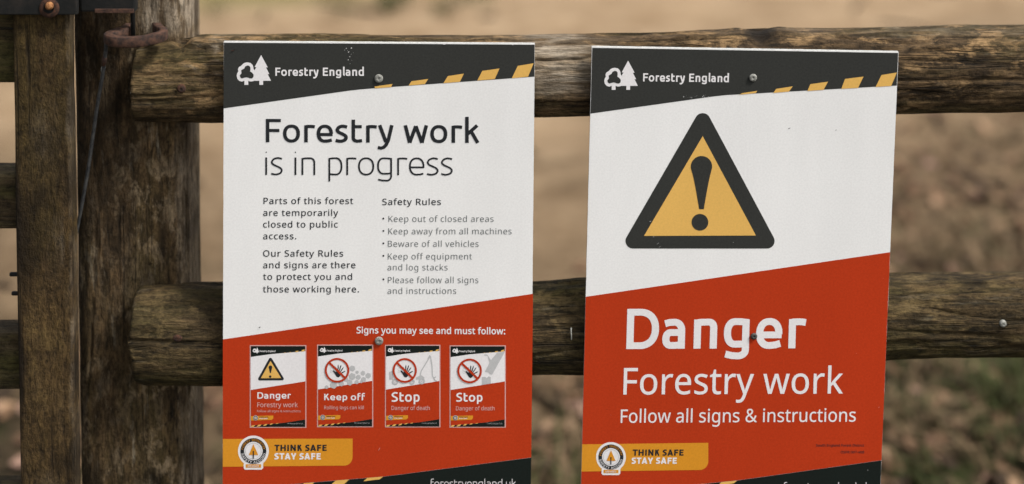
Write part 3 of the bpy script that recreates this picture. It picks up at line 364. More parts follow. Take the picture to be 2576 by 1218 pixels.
def glyph_outline(font, ch, off):
    key = (id(font), ch, off)
    if key in _gc: return _gc[key]
    g = font.get(ch, font[' ']); adv = g[0] + off * 1.2
    loops = [[(l[i], l[i + 1]) for i in range(0, len(l), 2)] for l in g[1:]]
    out = []
    for k, l in enumerate(loops):
        hole = sum(inside(l[0], m) for j, m in enumerate(loops) if j != k) % 2
        ar = sum(l[i - 1][0] * l[i][1] - l[i][0] * l[i - 1][1] for i in range(len(l)))
        if (ar < 0) != bool(hole): l = l[::-1]
        if off:
            q = []; n = len(l)
            for i in range(n):
                a = (Vector(l[i]) - Vector(l[i - 1])).normalized(); b = (Vector(l[(i + 1) % n]) - Vector(l[i])).normalized()
                tdir = (a + b); tdir = tdir.normalized() if tdir.length > 1e-3 else a
                k2 = min(1.6, 1 / max(0.3, tdir.dot(a)))
                q.append((l[i][0] + tdir.y * off * k2, l[i][1] - tdir.x * off * k2))
            l = q
        out.append(l)
    if not out: _gc[key] = (adv, [], []); return _gc[key]
    V = []; F = []; E = []
    for l in out:
        s = len(V); V += [Vector(p) for p in l]; E += [(s + i, s + (i + 1) % len(l)) for i in range(len(l))]
    r = delaunay_2d_cdt(V, E, [], 0, 0.01)
    FF = []
    for f in r[2]:
        c = sum((Vector(r[0][i]) for i in f), Vector((0, 0))) / len(f)
        if sum(inside(c, l) for l in out) % 2: FF.append(list(f))
    _gc[key] = (adv, [tuple(v) for v in r[0]], FF)
    return _gc[key]

class Layers:
    """flat print on a sign face; points are measured in the photograph and laid on the face plane y = Y"""
    def __init__(s, root, Y, lean=0.0): s.root = root; s.Y = Y; s.lean = lean
    def pt(s, px, py, k): return at(px, py, s.Y - 0.00013 * k)
    def poly(s, name, P, mat, k=1, parent=None):
        V = [Vector(p) for p in P]; n = len(V)
        r = delaunay_2d_cdt(V, [(i, (i + 1) % n) for i in range(n)], [], 0, 1e-4)
        F = []
        for f in r[2]:
            c = sum((Vector(r[0][i]) for i in f), Vector((0, 0))) / len(f)
            if inside(c, P): F.append(list(f))
        return mesh_obj(name, [s.pt(v[0], v[1], k) for v in r[0]], F, mat, parent or s.root)
    def polys(s, name, PP, mat, k=1, parent=None):
        V = []; F = []
        for P in PP:
            F.append(list(range(len(V), len(V) + len(P)))); V += [s.pt(p[0], p[1], k) for p in P]
        return mesh_obj(name, V, F, mat, parent or s.root)
    def ring(s, name, cx, cy, r0, r1, mat, k, parent=None, n=40, ky=1.0):
        V = []; F = []
        for i in range(n):
            a = 2 * math.pi * i / n
            V.append(s.pt(cx + r0 * math.cos(a), cy + r0 * ky * math.sin(a), k)); V.append(s.pt(cx + r1 * math.cos(a), cy + r1 * ky * math.sin(a), k))
        for i in range(n):
            j = (i + 1) % n
            F.append([2 * i, 2 * i + 1, 2 * j + 1, 2 * j])
        return mesh_obj(name, V, F, mat, parent or s.root)
    def disc(s, name, cx, cy, r, mat, k, parent=None, n=32, ky=1.0):
        return s.polys(name, [[(cx + r * math.cos(2 * math.pi * i / n), cy + r * ky * math.sin(2 * math.pi * i / n)) for i in range(n)]], mat, k, parent)
    def text(s, txt, x0, x1, base, cap, mat, font='round', w=100, k=2, parent=None, base1=None, name='lettering', track=0, curve=None):
        base1 = base if base1 is None else base1
        V = []; F = []; x = 0
        capu = {'round': 693.0, 'plain': 573.0, 'caps': 509.0}[font]
        for ch in txt:
            if font == 'round': adv, gv, gf = glyph_rounded(ch, w)
            else: adv, gv, gf = glyph_outline(PLAIN if font == 'plain' else CAPS, ch, w)
            n = len(V); V += [(x + v[0], v[1]) for v in gv]; F += [[i + n for i in f] for f in gf]; x += adv + track
        xa = min(v[0] for v in V); xb = max(v[0] for v in V)
        out = []
        for vx, vy in V:
            u = (vx - xa) / (xb - xa); hgt = vy / capu * cap
            if curve:
                cx, cy, r, a0, a1, sgn = curve
                a = math.radians(a0 + (a1 - a0) * u); rr = r + sgn * hgt
                out.append(s.pt(cx + rr * math.cos(a), cy - rr * math.sin(a), k))
            else:
                px = x0 + (x1 - x0) * u + s.lean * hgt; py = base + (base1 - base) * u - hgt
                out.append(s.pt(px, py, k))
        return mesh_obj(name, out, F, mat, parent or s.root)
# ---------------------------------------------------------------- ground
sst = lambda a, b_, v: (lambda u: u * u * (3 - 2 * u))(max(0.0, min(1.0, (v - a) / (b_ - a))))
YR = 0.0                                       # front of the rails
def fbm(x, y, z=0.0, o=4):
    return noise.fractal(Vector((x, y, z)), 1.0, 2.0, o)
def gh(x, y):
    return 0.05 * fbm(x * .35, y * .35, 3.1, 3) + 0.018 * fbm(x * 1.7, y * 1.7, 8.2, 3) + 0.006 * fbm(x * 7, y * 7, 1.2, 2)
def axis_pts():
    a = [i * 0.06 for i in range(-50, 51)]
    s = 0.08; x = 3.0
    while x < 420: s *= 1.16; x += s; a.append(x); a.insert(0, -x)
    return a
ax = axis_pts(); ay = [v + 3.0 for v in axis_pts()]
gv = [(x, y, gh(x, y) if abs(x) < 60 and abs(y) < 60 else 0.0) for y in ay for x in ax]
nx = len(ax)
gf = [(j * nx + i, j * nx + i + 1, (j + 1) * nx + i + 1, (j + 1) * nx + i) for j in range(len(ay) - 1) for i in range(nx - 1)]
m, t, b = newmat('forest_floor', 0.95, 0.1)
tc = nd(t, 'ShaderNodeTexCoord').outputs['Object']
sep = nd(t, 'ShaderNodeSeparateXYZ'); t.links.new(tc, sep.inputs[0])
n1 = tnoise(t, tc, 0.9, 5, 0.6); n2 = tnoise(t, tc, 5.5, 6, 0.7); n3 = tnoise(t, tc, 28, 6, 0.75); n4 = tnoise(t, mapping(t, tc, (1, 1, 1), (4, 9, 0)), 0.75, 4, 0.6)
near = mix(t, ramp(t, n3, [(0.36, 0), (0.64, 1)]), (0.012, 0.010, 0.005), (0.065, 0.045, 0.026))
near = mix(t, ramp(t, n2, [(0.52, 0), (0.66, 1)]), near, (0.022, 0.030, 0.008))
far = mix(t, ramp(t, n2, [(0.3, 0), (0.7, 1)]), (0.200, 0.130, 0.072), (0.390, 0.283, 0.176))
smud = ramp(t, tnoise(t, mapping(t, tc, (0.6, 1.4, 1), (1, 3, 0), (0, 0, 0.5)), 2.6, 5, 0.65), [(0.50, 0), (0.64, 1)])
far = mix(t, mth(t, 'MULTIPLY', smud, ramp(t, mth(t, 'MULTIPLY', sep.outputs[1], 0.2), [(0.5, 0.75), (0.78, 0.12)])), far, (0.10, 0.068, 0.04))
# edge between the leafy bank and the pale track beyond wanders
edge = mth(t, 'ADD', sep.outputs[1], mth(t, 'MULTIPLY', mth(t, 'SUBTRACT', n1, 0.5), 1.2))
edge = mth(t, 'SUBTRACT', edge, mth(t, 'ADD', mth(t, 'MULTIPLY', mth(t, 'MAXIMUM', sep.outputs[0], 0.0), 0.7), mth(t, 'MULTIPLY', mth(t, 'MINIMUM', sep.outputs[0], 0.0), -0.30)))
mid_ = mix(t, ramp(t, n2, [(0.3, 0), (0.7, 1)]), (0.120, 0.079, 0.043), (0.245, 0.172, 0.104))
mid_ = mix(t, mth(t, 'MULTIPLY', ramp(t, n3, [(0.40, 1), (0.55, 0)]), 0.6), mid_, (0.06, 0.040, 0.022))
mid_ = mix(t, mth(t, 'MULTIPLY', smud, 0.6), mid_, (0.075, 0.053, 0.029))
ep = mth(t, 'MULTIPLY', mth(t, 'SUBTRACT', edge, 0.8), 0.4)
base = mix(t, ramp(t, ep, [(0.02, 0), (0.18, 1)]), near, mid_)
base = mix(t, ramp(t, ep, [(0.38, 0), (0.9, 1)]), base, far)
gm = ramp(t, n4, [(0.60, 0), (0.72, 1)])
base = mix(t, mth(t, 'MULTIPLY', gm, 0.25), base, (0.12, 0.12, 0.04))
gp = nd(t, 'ShaderNodeVectorMath', operation='DISTANCE'); t.links.new(mapping(t, tc, (0.55, 1, 0)), gp.inputs[0]); gp.inputs[1].default_value = (-0.58, 4.55, 0)
base = mix(t, ramp(t, mth(t, 'ADD', gp.outputs['Value'], mth(t, 'MULTIPLY', n2, 0.35)), [(0.25, 0.85), (0.75, 0)]), base, (0.13, 0.13, 0.035))
t.links.new(base, b.inputs['Base Color']); bump(t, b, n3, 0.8, 0.01)
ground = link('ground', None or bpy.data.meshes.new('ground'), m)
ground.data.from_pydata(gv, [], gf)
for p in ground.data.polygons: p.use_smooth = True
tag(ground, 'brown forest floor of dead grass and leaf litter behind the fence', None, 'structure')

# fallen leaves: uncountable litter, one object
rnd = random.Random(7)
def leafmat(name, c, c2):
    m, t, b = newmat(name, 0.8, 0.2)
    tc = nd(t, 'ShaderNodeTexCoord').outputs['Object']
    t.links.new(mix(t, ramp(t, tnoise(t, tc, 22, 3, 0.6), [(0.35, 0), (0.65, 1)]), c, c2), b.inputs['Base Color'])
    return m
lmats = [leafmat('tan_leaf', (0.30, 0.195, 0.12), (0.20, 0.12, 0.065)), leafmat('brown_leaf', (0.17, 0.10, 0.055), (0.09, 0.05, 0.03)),
         leafmat('pinkish_leaf', (0.31, 0.195, 0.145), (0.22, 0.13, 0.095)), leafmat('dark_leaf', (0.05, 0.032, 0.02), (0.03, 0.02, 0.012))]
V = []; F = []; MI = []
for i in range(30000):
    y = 0.25 + 6.5 * rnd.random() ** 1.5; x = rnd.uniform(-1.6 - y * .45, 1.6 + y * .45)
    dens = 0.60 + 0.9 * noise.noise(Vector((x * 1.1, y * 1.1, 2.0))) + (0.35 if x > 0.3 else -0.12) - max(0, y - .7 * x - .9) * .6
    if rnd.random() > dens: continue
    s = rnd.uniform(0.008, 0.028); a = rnd.uniform(0, 6.283); L = s; W_ = s * rnd.uniform(.45, .75)
    z = gh(x, y) + rnd.uniform(0.003, 0.02); tx = rnd.uniform(-.5, .5); ty = rnd.uniform(-.5, .5); curl = rnd.uniform(.1, .6)
    pts = []
    for (u, v) in ((-1, 0), (-.5, .8), (.3, .9), (1, 0), (.3, -.9), (-.5, -.8), (0, 0)):
        uu, vv = u * L, v * W_ * rnd.uniform(.75, 1.2)
        zz = curl * (abs(vv) + .5 * abs(uu)) + tx * uu + ty * vv
        pts.append((x + uu * math.cos(a) - vv * math.sin(a), y + uu * math.sin(a) + vv * math.cos(a), max(z + zz, gh(x, y) + .002)))
    n = len(V); V += pts
    mi = rnd.choices((0, 1, 2, 3), (3, 6, 0.9, 5))[0]
    for k in range(6): F.append((n + 6, n + k, n + (k + 1) % 6)); MI.append(mi)
litter = mesh_obj('leaf_litter', V, F, lmats)
for p, mi in zip(litter.data.polygons, MI): p.material_index = mi
tag(litter, 'fallen brown and tan leaves scattered over the ground behind the fence', 'leaves', 'stuff')

# grass blades
gm1 = leafmat('green_grass', (0.036, 0.050, 0.013), (0.072, 0.078, 0.026)); gm2 = leafmat('dead_grass', (0.22, 0.155, 0.09), (0.12, 0.08, 0.042))
gm3 = leafmat('dark_grass', (0.03, 0.035, 0.012), (0.06, 0.055, 0.02))
V = []; F = []; MI = []
lush = [(ground_at(2315, 1005), .10), (ground_at(2450, 1120), .07), (ground_at(2520, 1010), .06), (ground_at(1040, 20), .2), (ground_at(2380, 480), .05)]
for i in range(3026):
    y = 0.2 + 7.5 * rnd.random() ** 1.25; x = rnd.uniform(-1.6 - y * .45, 1.6 + y * .45)
    g = noise.noise(Vector((x * 1.6 + 5, y * 1.6, 0.3)))
    if i >= 3000:
        c_, rr_ = lush[0 if i < 3008 else 1 if i < 3013 else 2 if i < 3016 else 3]
        x = rnd.gauss(c_.x, rr_); y = rnd.gauss(c_.y, rr_); g = 1
    green = i >= 3000 or rnd.random() < (0.75 if g > 0.08 else 0.12) and (i >= 3000 or (y - .7 * x < 1.0 and y < 2.0) or (y > 3.9 and x < -.4))
    if not green and rnd.random() < .25 + max(0, y - .7 * x - .9) * .9: continue
    n_b = rnd.randint(14, 34); R = rnd.uniform(.03, .11)
    for k in range(n_b):
        a = rnd.uniform(0, 6.283); r = R * rnd.random() ** .5; bx, by = x + r * math.cos(a), y + r * math.sin(a)
        hgt = rnd.uniform(.02, .07) * (1.1 if green else 1.0); wd = rnd.uniform(.0015, .0035); a2 = rnd.uniform(0, 6.283); ln = hgt * rnd.uniform(.3, 2.0) * (1 if green else 1.5)
        z = gh(bx, by); dx, dy = math.cos(a2), math.sin(a2)
        n = len(V)
        V += [(bx - dy * wd, by + dx * wd, z), (bx + dy * wd, by - dx * wd, z), (bx + dx * ln * .4 + dy * wd * .8, by + dy * ln * .4 - dx * wd * .8, z + hgt * .75),
              (bx + dx * ln * .4 - dy * wd * .8, by + dy * ln * .4 + dx * wd * .8, z + hgt * .75), (bx + dx * ln, by + dy * ln, z + hgt)]
        F += [(n, n + 1, n + 2, n + 3), (n + 3, n + 2, n + 4)]
        mi = (0 if rnd.random() < .75 else 2) if green else (1 if rnd.random() < .8 else 2); MI += [mi, mi]
grass = mesh_obj('grass', V, F, [gm1, gm2, gm3])
for p, mi in zip(grass.data.polygons, MI): p.material_index = mi
tag(grass, 'green and straw coloured grass tufts growing through the leaf litter', 'grass', 'stuff')

# fallen sticks
V = []; F = []
def tube(path, r, n=8, caps=True, V=None, F=None):
    P = [Vector(p) for p in path]; s0 = len(V); m_ = len(P)
    rr = r if isinstance(r, (list, tuple)) else [r] * m_
    for i in range(m_):
        tdir = (P[min(i + 1, m_ - 1)] - P[max(i - 1, 0)]).normalized()
        u = tdir.cross(Vector((0, 0, 1)) if abs(tdir.z) < .9 else Vector((1, 0, 0))).normalized(); v = tdir.cross(u)
        for k in range(n):
            a = 2 * math.pi * k / n; V.append(tuple(P[i] + (u * math.cos(a) + v * math.sin(a)) * rr[i]))
    for i in range(m_ - 1):
        for k in range(n):
            F.append((s0 + i * n + k, s0 + i * n + (k + 1) % n, s0 + (i + 1) * n + (k + 1) % n, s0 + (i + 1) * n + k))
    if caps: F.append(tuple(range(s0, s0 + n))[::-1]); F.append(tuple(range(s0 + (m_ - 1) * n, s0 + m_ * n)))
for i in range(170):
    y = rnd.uniform(.3, 6); x = rnd.uniform(-3, 3.4); a = rnd.uniform(0, 6.283); L = rnd.uniform(.05, .35); r = rnd.uniform(.002, .008)
    P = []
    for k in range(5):
        px_, py_ = x + math.cos(a) * L * k / 4 + rnd.uniform(-.01, .01), y + math.sin(a) * L * k / 4 + rnd.uniform(-.01, .01)
        P.append((px_, py_, gh(px_, py_) + r + .004))
    tube(P, [r, r, r * .9, r * .8, r * .5], 6, True, V, F)
sticks = mesh_obj('fallen_sticks', V, F, lmats[3])
tag(sticks, 'thin dark fallen twigs lying among the leaves', 'twigs', 'stuff')

# ---------------------------------------------------------------- timber builders
def polyf(P):
    def f(x):
        if x <= P[0][0]: return P[0][1]
        for (a, va), (c, vc) in zip(P, P[1:]):
            if x <= c:
                u = (x - a) / (c - a); u = u * u * (3 - 2 * u) * .5 + u * .5
                return va + (vc - va) * u
        return P[-1][1]
    return f
def rail_mesh(name, top, bot, x1, depth, mat, parent, yf, seed, cracks=(), knots=(), tilt=0.0, bare_lit=None, nr=150, dx=0.0026, endcut=None, tops=0.35):
    """half-round cleft rail along x: top(x), bot(x) silhouettes in metres"""
    x0 = top.x0; n = int((x1 - x0) / dx); V = []; F = []; BA = []
    for i in range(n + 1):
        x = x0 + (x1 - x0) * i / n
        zt, zb = top.f(x), bot.f(x); zc = (zt + zb) / 2; a = (zt - zb) / 2
        for k in range(nr):
            th = 2 * math.pi * k / nr; c, s_ = math.cos(th), math.sin(th)
            # front (c<0 => -y): round; back: flatter
            ex = 2.0
            yy = math.copysign(abs(c) ** (2 / (ex if c < 0 else 5)), c) * depth / 2; zz = math.copysign(abs(s_) ** (2 / (ex if c < 0 else 3)), s_) * a
            Yc = yf + depth / 2
            # surface relief, long in x
            q = Vector((x * 2.2, yy * 26, zz * 26 + seed)); d = noise.fractal(q, 1.0, 2.0, 4) * 0.0021
            q2 = Vector((x * 14 + seed, yy * 190, zz * 190)); d += noise.fractal(q2, 1.0, 2.0, 3) * 0.0010
            q3 = Vector((x * 5 + seed * 2, yy * 60, zz * 60)); r_ = 1 - abs(noise.noise(q3)) * 2; d -= max(0, r_ - 0.86) * 0.018
            front = max(0.0, -c)
            Z = zc + zz; ba = 0.0
            for (cx0, cx1, cz0, cz1, cd_, cw) in cracks:
                if cx0 - .01 < x < cx1 + .01 and c < 0.2:
                    u = min(1, max(0, (x - cx0) / (cx1 - cx0))); cz = cz0 + (cz1 - cz0) * u + 0.0007 * noise.noise(Vector((x * 60, cz0 * 99, 0)))
                    fade = min(1, (x - cx0 + .01) / .02, (cx1 + .01 - x) / .03)
                    e = math.exp(-((Z - cz) / cw) ** 2) * max(0, fade); d -= cd_ * e
                    # upper lip stands a little proud
                    d += cd_ * .22 * max(0, fade) * math.exp(-((Z - cz - cw * 2.2) / (cw * 1.6)) ** 2)
            for (kx, kz, kr) in knots:
                dd = math.hypot((x - kx) * .6, Z - kz) / kr
                if dd < 2 and c < .3: d += 0.0012 * math.exp(-(dd - .8) ** 2 * 6) - 0.003 * math.exp(-dd * dd * 5)
            if bare_lit: ba = bare_lit(x, Z, c)
            nrm = Vector((0, c / (depth / 2), s_ / a)).normalized()
            V.append((x, Yc + yy + nrm.y * d, Z + nrm.z * d)); BA.append(ba)
    for i in range(n):
        for k in range(nr):
            F.append((i * nr + k, (i + 1) * nr + k, (i + 1) * nr + (k + 1) % nr, i * nr + (k + 1) % nr))
    F.append(tuple(range(nr))); F.append(tuple(range(n * nr, (n + 1) * nr))[::-1])
    if endcut:
        for k in range(nr * 12):
            i = k // nr; v = V[k]; s2 = endcut(v[2]) * (1 - i / 12); V[k] = (v[0] + s2, v[1], v[2])
    o = mesh_obj(name, V, F, mat, parent, True)
    at_ = o.data.attributes.new('bare_lit', 'FLOAT', 'POINT'); at_.data.foreach_set('value', BA)
    return o
class Prof:
    def __init__(s, pts, Y):
        q = [(at(px, py, 0.004).x, at(px, py, Y).z) for px, py in pts]; s.x0 = q[0][0]; s.f = polyf(q)
def post_mesh(name, xL, xR, yF, yB, z0, z1, mat, parent, seed, relief=0.0025, ex=5, nr=140, dz=0.004, bare_lit=None, stain_shade=None, crk=()):
    BA = []; DA = []
    n = int((z1 - z0) / dz); V = []; F = []
    for i in range(n + 1):
        z = z0 + (z1 - z0) * i / n; a = (xR - xL) / 2; bq = (yB - yF) / 2; cx = (xL + xR) / 2; cy = (yF + yB) / 2
        for k in range(nr):
            th = 2 * math.pi * k / nr; c, s_ = math.cos(th), math.sin(th)
            xx = math.copysign(abs(c) ** (2 / ex), c) * a; yy = math.copysign(abs(s_) ** (2 / ex), s_) * bq
            d = noise.fractal(Vector((xx * 18 + seed, yy * 18, z * 2.0)), 1.0, 2.0, 4) * relief
            d += noise.fractal(Vector((xx * 130, yy * 130 + seed, z * 9)), 1.0, 2.0, 3) * relief * .35
            r_ = 1 - abs(noise.noise(Vector((xx * 45 + seed, yy * 45, z * 3.2)))) * 2; d -= max(0, r_ - 0.85) * relief * 6
            X_ = cx + xx
            for (kx, kz0, kz1, dd, ww) in crk:
                if s_ < 0 and kz0 < z < kz1:
                    cxx = kx + .0012 * noise.noise(Vector((0, kx * 50, z * 22))); fade = min(1, (z - kz0) / .03, (kz1 - z) / .03)
                    d -= dd * fade * math.exp(-((X_ - cxx) / ww) ** 2)
            nn = Vector((c / a, s_ / bq)).normalized()
            V.append((X_ + nn.x * d, cy + yy + nn.y * d, z)); BA.append(bare_lit(X_, z) if bare_lit else 0.0); DA.append(stain_shade(X_, z) if stain_shade else 0.0)
    for i in range(n):
        for k in range(nr):
            F.append((i * nr + k, i * nr + (k + 1) % nr, (i + 1) * nr + (k + 1) % nr, (i + 1) * nr + k))
    F.append(tuple(range(nr))[::-1]); F.append(tuple(range(n * nr, (n + 1) * nr)))
    o = mesh_obj(name, V, F, mat, parent, True)
    for nm, A_ in (('bare_lit', BA), ('stain_shade', DA)):
        at_ = o.data.attributes.new(nm, 'FLOAT', 'POINT'); at_.data.foreach_set('value', A_)
    return o
def dome(V, F, c, r, hgt, n=20, rim=None, dimple=0.0, axis=(0, -1, 0)):
    """pan head facing -y"""
    s0 = len(V); prof = [(1.0, 0), (1.0, .35), (.88, .72), (.62, .93), (.30, 1.0), (.16, 1.0 - dimple)]
    for (pr, ph) in prof:
        for k in range(n):
            a = 2 * math.pi * k / n; V.append((c[0] + pr * r * math.cos(a), c[1] - ph * hgt, c[2] + pr * r * math.sin(a)))
    V.append((c[0], c[1] - hgt * (1 - dimple), c[2]))
    for j in range(len(prof) - 1):
        for k in range(n): F.append((s0 + j * n + k, s0 + j * n + (k + 1) % n, s0 + (j + 1) * n + (k + 1) % n, s0 + (j + 1) * n + k))
    e = s0 + len(prof) * n
    for k in range(n): F.append((e, s0 + (len(prof) - 1) * n + k, s0 + (len(prof) - 1) * n + (k + 1) % n))
def head(name, px, py, Y, rpx, hgt, mat, parent, dimple=0.35, squash=1.0):
    c = at(px, py, Y); r = rpx * SENS / FW / LENS * (Y - CAM.y)
    V = []; F = []; dome(V, F, c, r, hgt, dimple=dimple)
    V = [(v[0], v[1], c.z + (v[2] - c.z) * squash) for v in V]
    return mesh_obj(name, V, F, mat, parent, True)
from mathutils.bvhtree import BVHTree
def hit(obj, px, py):
    o = wpos(obj); bv = BVHTree.FromPolygons([v.co + o for v in obj.data.vertices], [tuple(p.vertices) for p in obj.data.polygons])
    return bv.ray_cast(CAM, ray(px, py).normalized())[0]
def box(V, F, x0, x1, y0, y1, z0, z1):
    n = len(V); V += [(x, y, z) for z in (z0, z1) for y in (y0, y1) for x in (x0, x1)]
    F += [tuple(n + i for i in f) for f in ((0, 1, 3, 2), (4, 6, 7, 5), (0, 4, 5, 1), (1, 5, 7, 3), (3, 7, 6, 2), (2, 6, 4, 0))]
def bevel(o, wdt, seg=2):
    bm = bmesh.new(); bm.from_mesh(o.data); bmesh.ops.recalc_face_normals(bm, faces=bm.faces)
    bmesh.ops.bevel(bm, geom=list(bm.edges), offset=wdt, segments=seg, affect='EDGES', profile=.6)
    bm.to_mesh(o.data); bm.free(); return o

# ---------------------------------------------------------------- fence
YP = 0.036                                     # front face of the posts
fence = empty('post_and_rail_fence', (at(350, 609, YP).x, YP + .06, 0))
tag(fence, 'weathered mossy wooden post and rail fence carrying the two forestry signs', 'fence')
pxL, pxR = at(186, 609, YP).x, at(469, 609, YP).x
crx = lambda px: at(px, 609, YP).x
zt_ = lambda py, Y=YP: at(0, py, Y).z
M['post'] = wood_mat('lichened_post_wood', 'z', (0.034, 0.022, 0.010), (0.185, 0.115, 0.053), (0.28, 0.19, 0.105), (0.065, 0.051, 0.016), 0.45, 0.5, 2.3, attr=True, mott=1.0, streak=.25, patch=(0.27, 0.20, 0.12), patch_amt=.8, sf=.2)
def post_bare_lit(x, z):
    top = sst(crx(325), crx(375), x) * sst(zt_(112), zt_(70), z)
    lit_side = 0.5 * sst(crx(435), crx(458), x) * (1 - sst(zt_(112), zt_(100), z))  # sunlight on the right side face, painted as paler wood
    spots = 0.25 * sst(.25, .6, noise.fractal(Vector((x * 60, z * 25, 5)), 1, 2, 3))
    return min(1, max(top * (.75 + .4 * noise.noise(Vector((x * 160, 0, z * 12)))), lit_side, spots * (1 - top)))
def post_stain_shade(x, z):
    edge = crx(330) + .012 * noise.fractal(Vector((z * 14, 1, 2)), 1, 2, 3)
    a = (1 - sst(edge - .02, edge + .02, x)) * .38 + (1 - sst(crx(330), crx(345), x)) * .3 * sst(zt_(760), zt_(420), z)  # darker wood, deepened by painted shadow left of the rail ends
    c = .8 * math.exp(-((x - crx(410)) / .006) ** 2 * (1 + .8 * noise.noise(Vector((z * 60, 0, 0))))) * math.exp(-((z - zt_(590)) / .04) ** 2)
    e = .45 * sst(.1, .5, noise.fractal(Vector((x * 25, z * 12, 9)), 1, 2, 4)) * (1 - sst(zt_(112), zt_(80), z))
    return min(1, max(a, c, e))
post = post_mesh('post', pxL, pxR, YP, YP + .083, -0.4, 1.42, M['post'], fence, 4.1, .0026, 6, bare_lit=post_bare_lit, stain_shade=post_stain_shade,
                 crk=[(crx(366), zt_(100), zt_(-60), .006, .0018), (crx(392), zt_(80), zt_(-40), .003, .0012), (crx(318), zt_(440), zt_(300), .003, .0011),
                      (crx(340), zt_(1218), zt_(960), .003, .0012)])
RT = Prof([(330, 112), (380, 105), (430, 98), (480, 91), (520, 87), (600, 86), (800, 84), (1000, 88), (1346, 86), (1420, 84), (1560, 82), (1678, 80), (1776, 75), (1953, 69), (2120, 72), (2267, 68), (2400, 65), (2576, 64), (3400, 60)], 0.040)
RB = Prof([(330, 320), (560, 326), (900, 318), (1346, 308), (1485, 304), (1800, 303), (2260, 300), (2420, 296), (2576, 294), (3400, 290)], 0.010)
LT = Prof([(333, 722), (345, 716), (420, 712), (560, 711), (1000, 714), (1345, 711), (1470, 700), (1800, 692), (2240, 686), (2576, 684), (3400, 690)], 0.042)
LB = Prof([(328, 978), (360, 985), (560, 987), (1340, 960), (1461, 959), (2000, 938), (2225, 924), (2291, 917), (2400, 914), (2576, 915), (3400, 920)], 0.010)
rx = lambda px: at(px, 609, 0.0).x
rz = lambda py: at(0, py, 0.002).z
M['rail'] = wood_mat('weathered_rail_wood', 'x', (0.024, 0.016, 0.008), (0.140, 0.087, 0.040), (0.26, 0.170, 0.092), (0.068, 0.055, 0.018), 0.55, 0.25, 0.7, streak=.5, patch=(0.27, 0.17, 0.08), patch_amt=.8, sf=.1,
                     knots=[(rx(1920) - fence.location.x, rz(102), .016)], attr=True)
M['rail2'] = wood_mat('mossy_rail_wood', 'x', (0.020, 0.015, 0.007), (0.102, 0.067, 0.029), (0.165, 0.11, 0.056), (0.058, 0.047, 0.014), 0.75, 0.15, 5.1, streak=.4, patch=(0.15, 0.105, 0.045), patch_amt=.6, sf=.14)
M['rail3'] = wood_mat('low_rail_wood', 'x', (0.028, 0.022, 0.011), (0.12, 0.09, 0.05), (0.2, 0.16, 0.1), (0.050, 0.048, 0.016), 0.8, 0.2, 8.1)
def bare_top(x, z, c):
    # silvered, moss-free stretch between the two signs and along its crest
    u = math.exp(-((x - rx(1415)) / .040) ** 2) * (1 if z > rz(215) else max(0, 1 - (rz(215) - z) / .014))
    u2 = 0.55 * max(0, min(1, (x - rx(1500)) / .05)) * max(0, min(1, (z - rz(104)) / .006))
    u3 = 0.45 * math.exp(-((x - rx(620)) / .10) ** 2) * max(0, min(1, (z - rz(98)) / .005))
    nn = 0.5 + 1.3 * noise.fractal(Vector((x * 14, z * 120, 3)), 1, 2, 3)
    u4 = 1.2 * math.exp(-((x - rx(540)) / .022) ** 2 - ((z - rz(150)) / .012) ** 2) * sst(.0, .35, noise.fractal(Vector((x * 70, z * 160, 3)), 1, 2, 3))
    u = max(u, u4)
    kk = 1 - math.exp(-(((x - rx(1920)) * .5 / .014) ** 2 + ((z - rz(102)) / .014) ** 2))
    return max(0, min(1, max(u * .95, u2, u3) * (0.55 + nn * .7))) * kk
dep = 0.055
top_rail = rail_mesh('rail', RT, RB, 1.62, dep, M['rail'], fence, YR, 1.0, bare_lit=bare_top,
    cracks=[(rx(338), rx(536), rz(119), rz(130), .0065, .0013), (rx(330), rx(450), rz(240), rz(237), .0035, .0009), (rx(462), rx(520), rz(233), rz(224), .003, .0009),
            (rx(440), rx(600), rz(190), rz(197), .0028, .0012), (rx(1300), rx(1492), rz(154), rz(151), .0045, .0009), (rx(1346), rx(1500), rz(127), rz(125), .0018, .0007),
            (rx(1350), rx(1470), rz(262), rz(262), .002, .001), (rx(2250), rx(2500), rz(150), rz(160), .002, .001), (rx(1500), rx(1850), rz(112), rz(108), .003, .001)],
    knots=[(rx(1920), rz(102), .016)])
low_rail = rail_mesh('rail', LT, LB, 1.62, dep, M['rail2'], fence, YR, 11.0,
    cracks=[(rx(327), rx(560), rz(853), rz(864), .003, .0009), (rx(2240), rx(2420), rz(730), rz(728), .0016, .0008)], endcut=lambda z: 0.0012 * math.sin(z * 170) - 0.0035 * math.exp(-((z - rz(840)) / .03) ** 2))
base_T = Prof([(333, 1355), (900, 1350), (2576, 1345), (3400, 1345)], 0.022); base_B = Prof([(333, 1585), (2576, 1580), (3400, 1580)], 0.01)
low_rail2 = rail_mesh('rail', base_T, base_B, 1.62, dep, M['rail3'], fence, YR, 21.0, nr=60, dx=.01)
post2 = post_mesh('post', 1.40, 1.52, YP, YP + .115, -0.4, 1.3, M['post'], fence, 9.1, .0032, 6, nr=60, dz=.01)
nail = head('nail', 457, 222, hit(top_rail, 457, 222).y + .001, 11.5, .004, M['rustd'], top_rail, .1)
nail = head('nail', 447, 850, hit(low_rail, 447, 850).y + .001, 12.5, .0025, M['rustd'], low_rail, .1, .72)
nail = head('nail', 2522, 813, hit(low_rail, 2522, 813).y + .001, 9.5, .003, M['zinc'], low_rail, .15)
# thin bright staple in the lower rail between the signs
V = []; F = []; tube([at(1437, 824, .004), at(1437, 826, -.0026), at(1437, 853, -.0026), at(1437, 856, .004)], .0008, 6, True, V, F)
mesh_obj('staple', V, F, M['zinc'], low_rail, True)

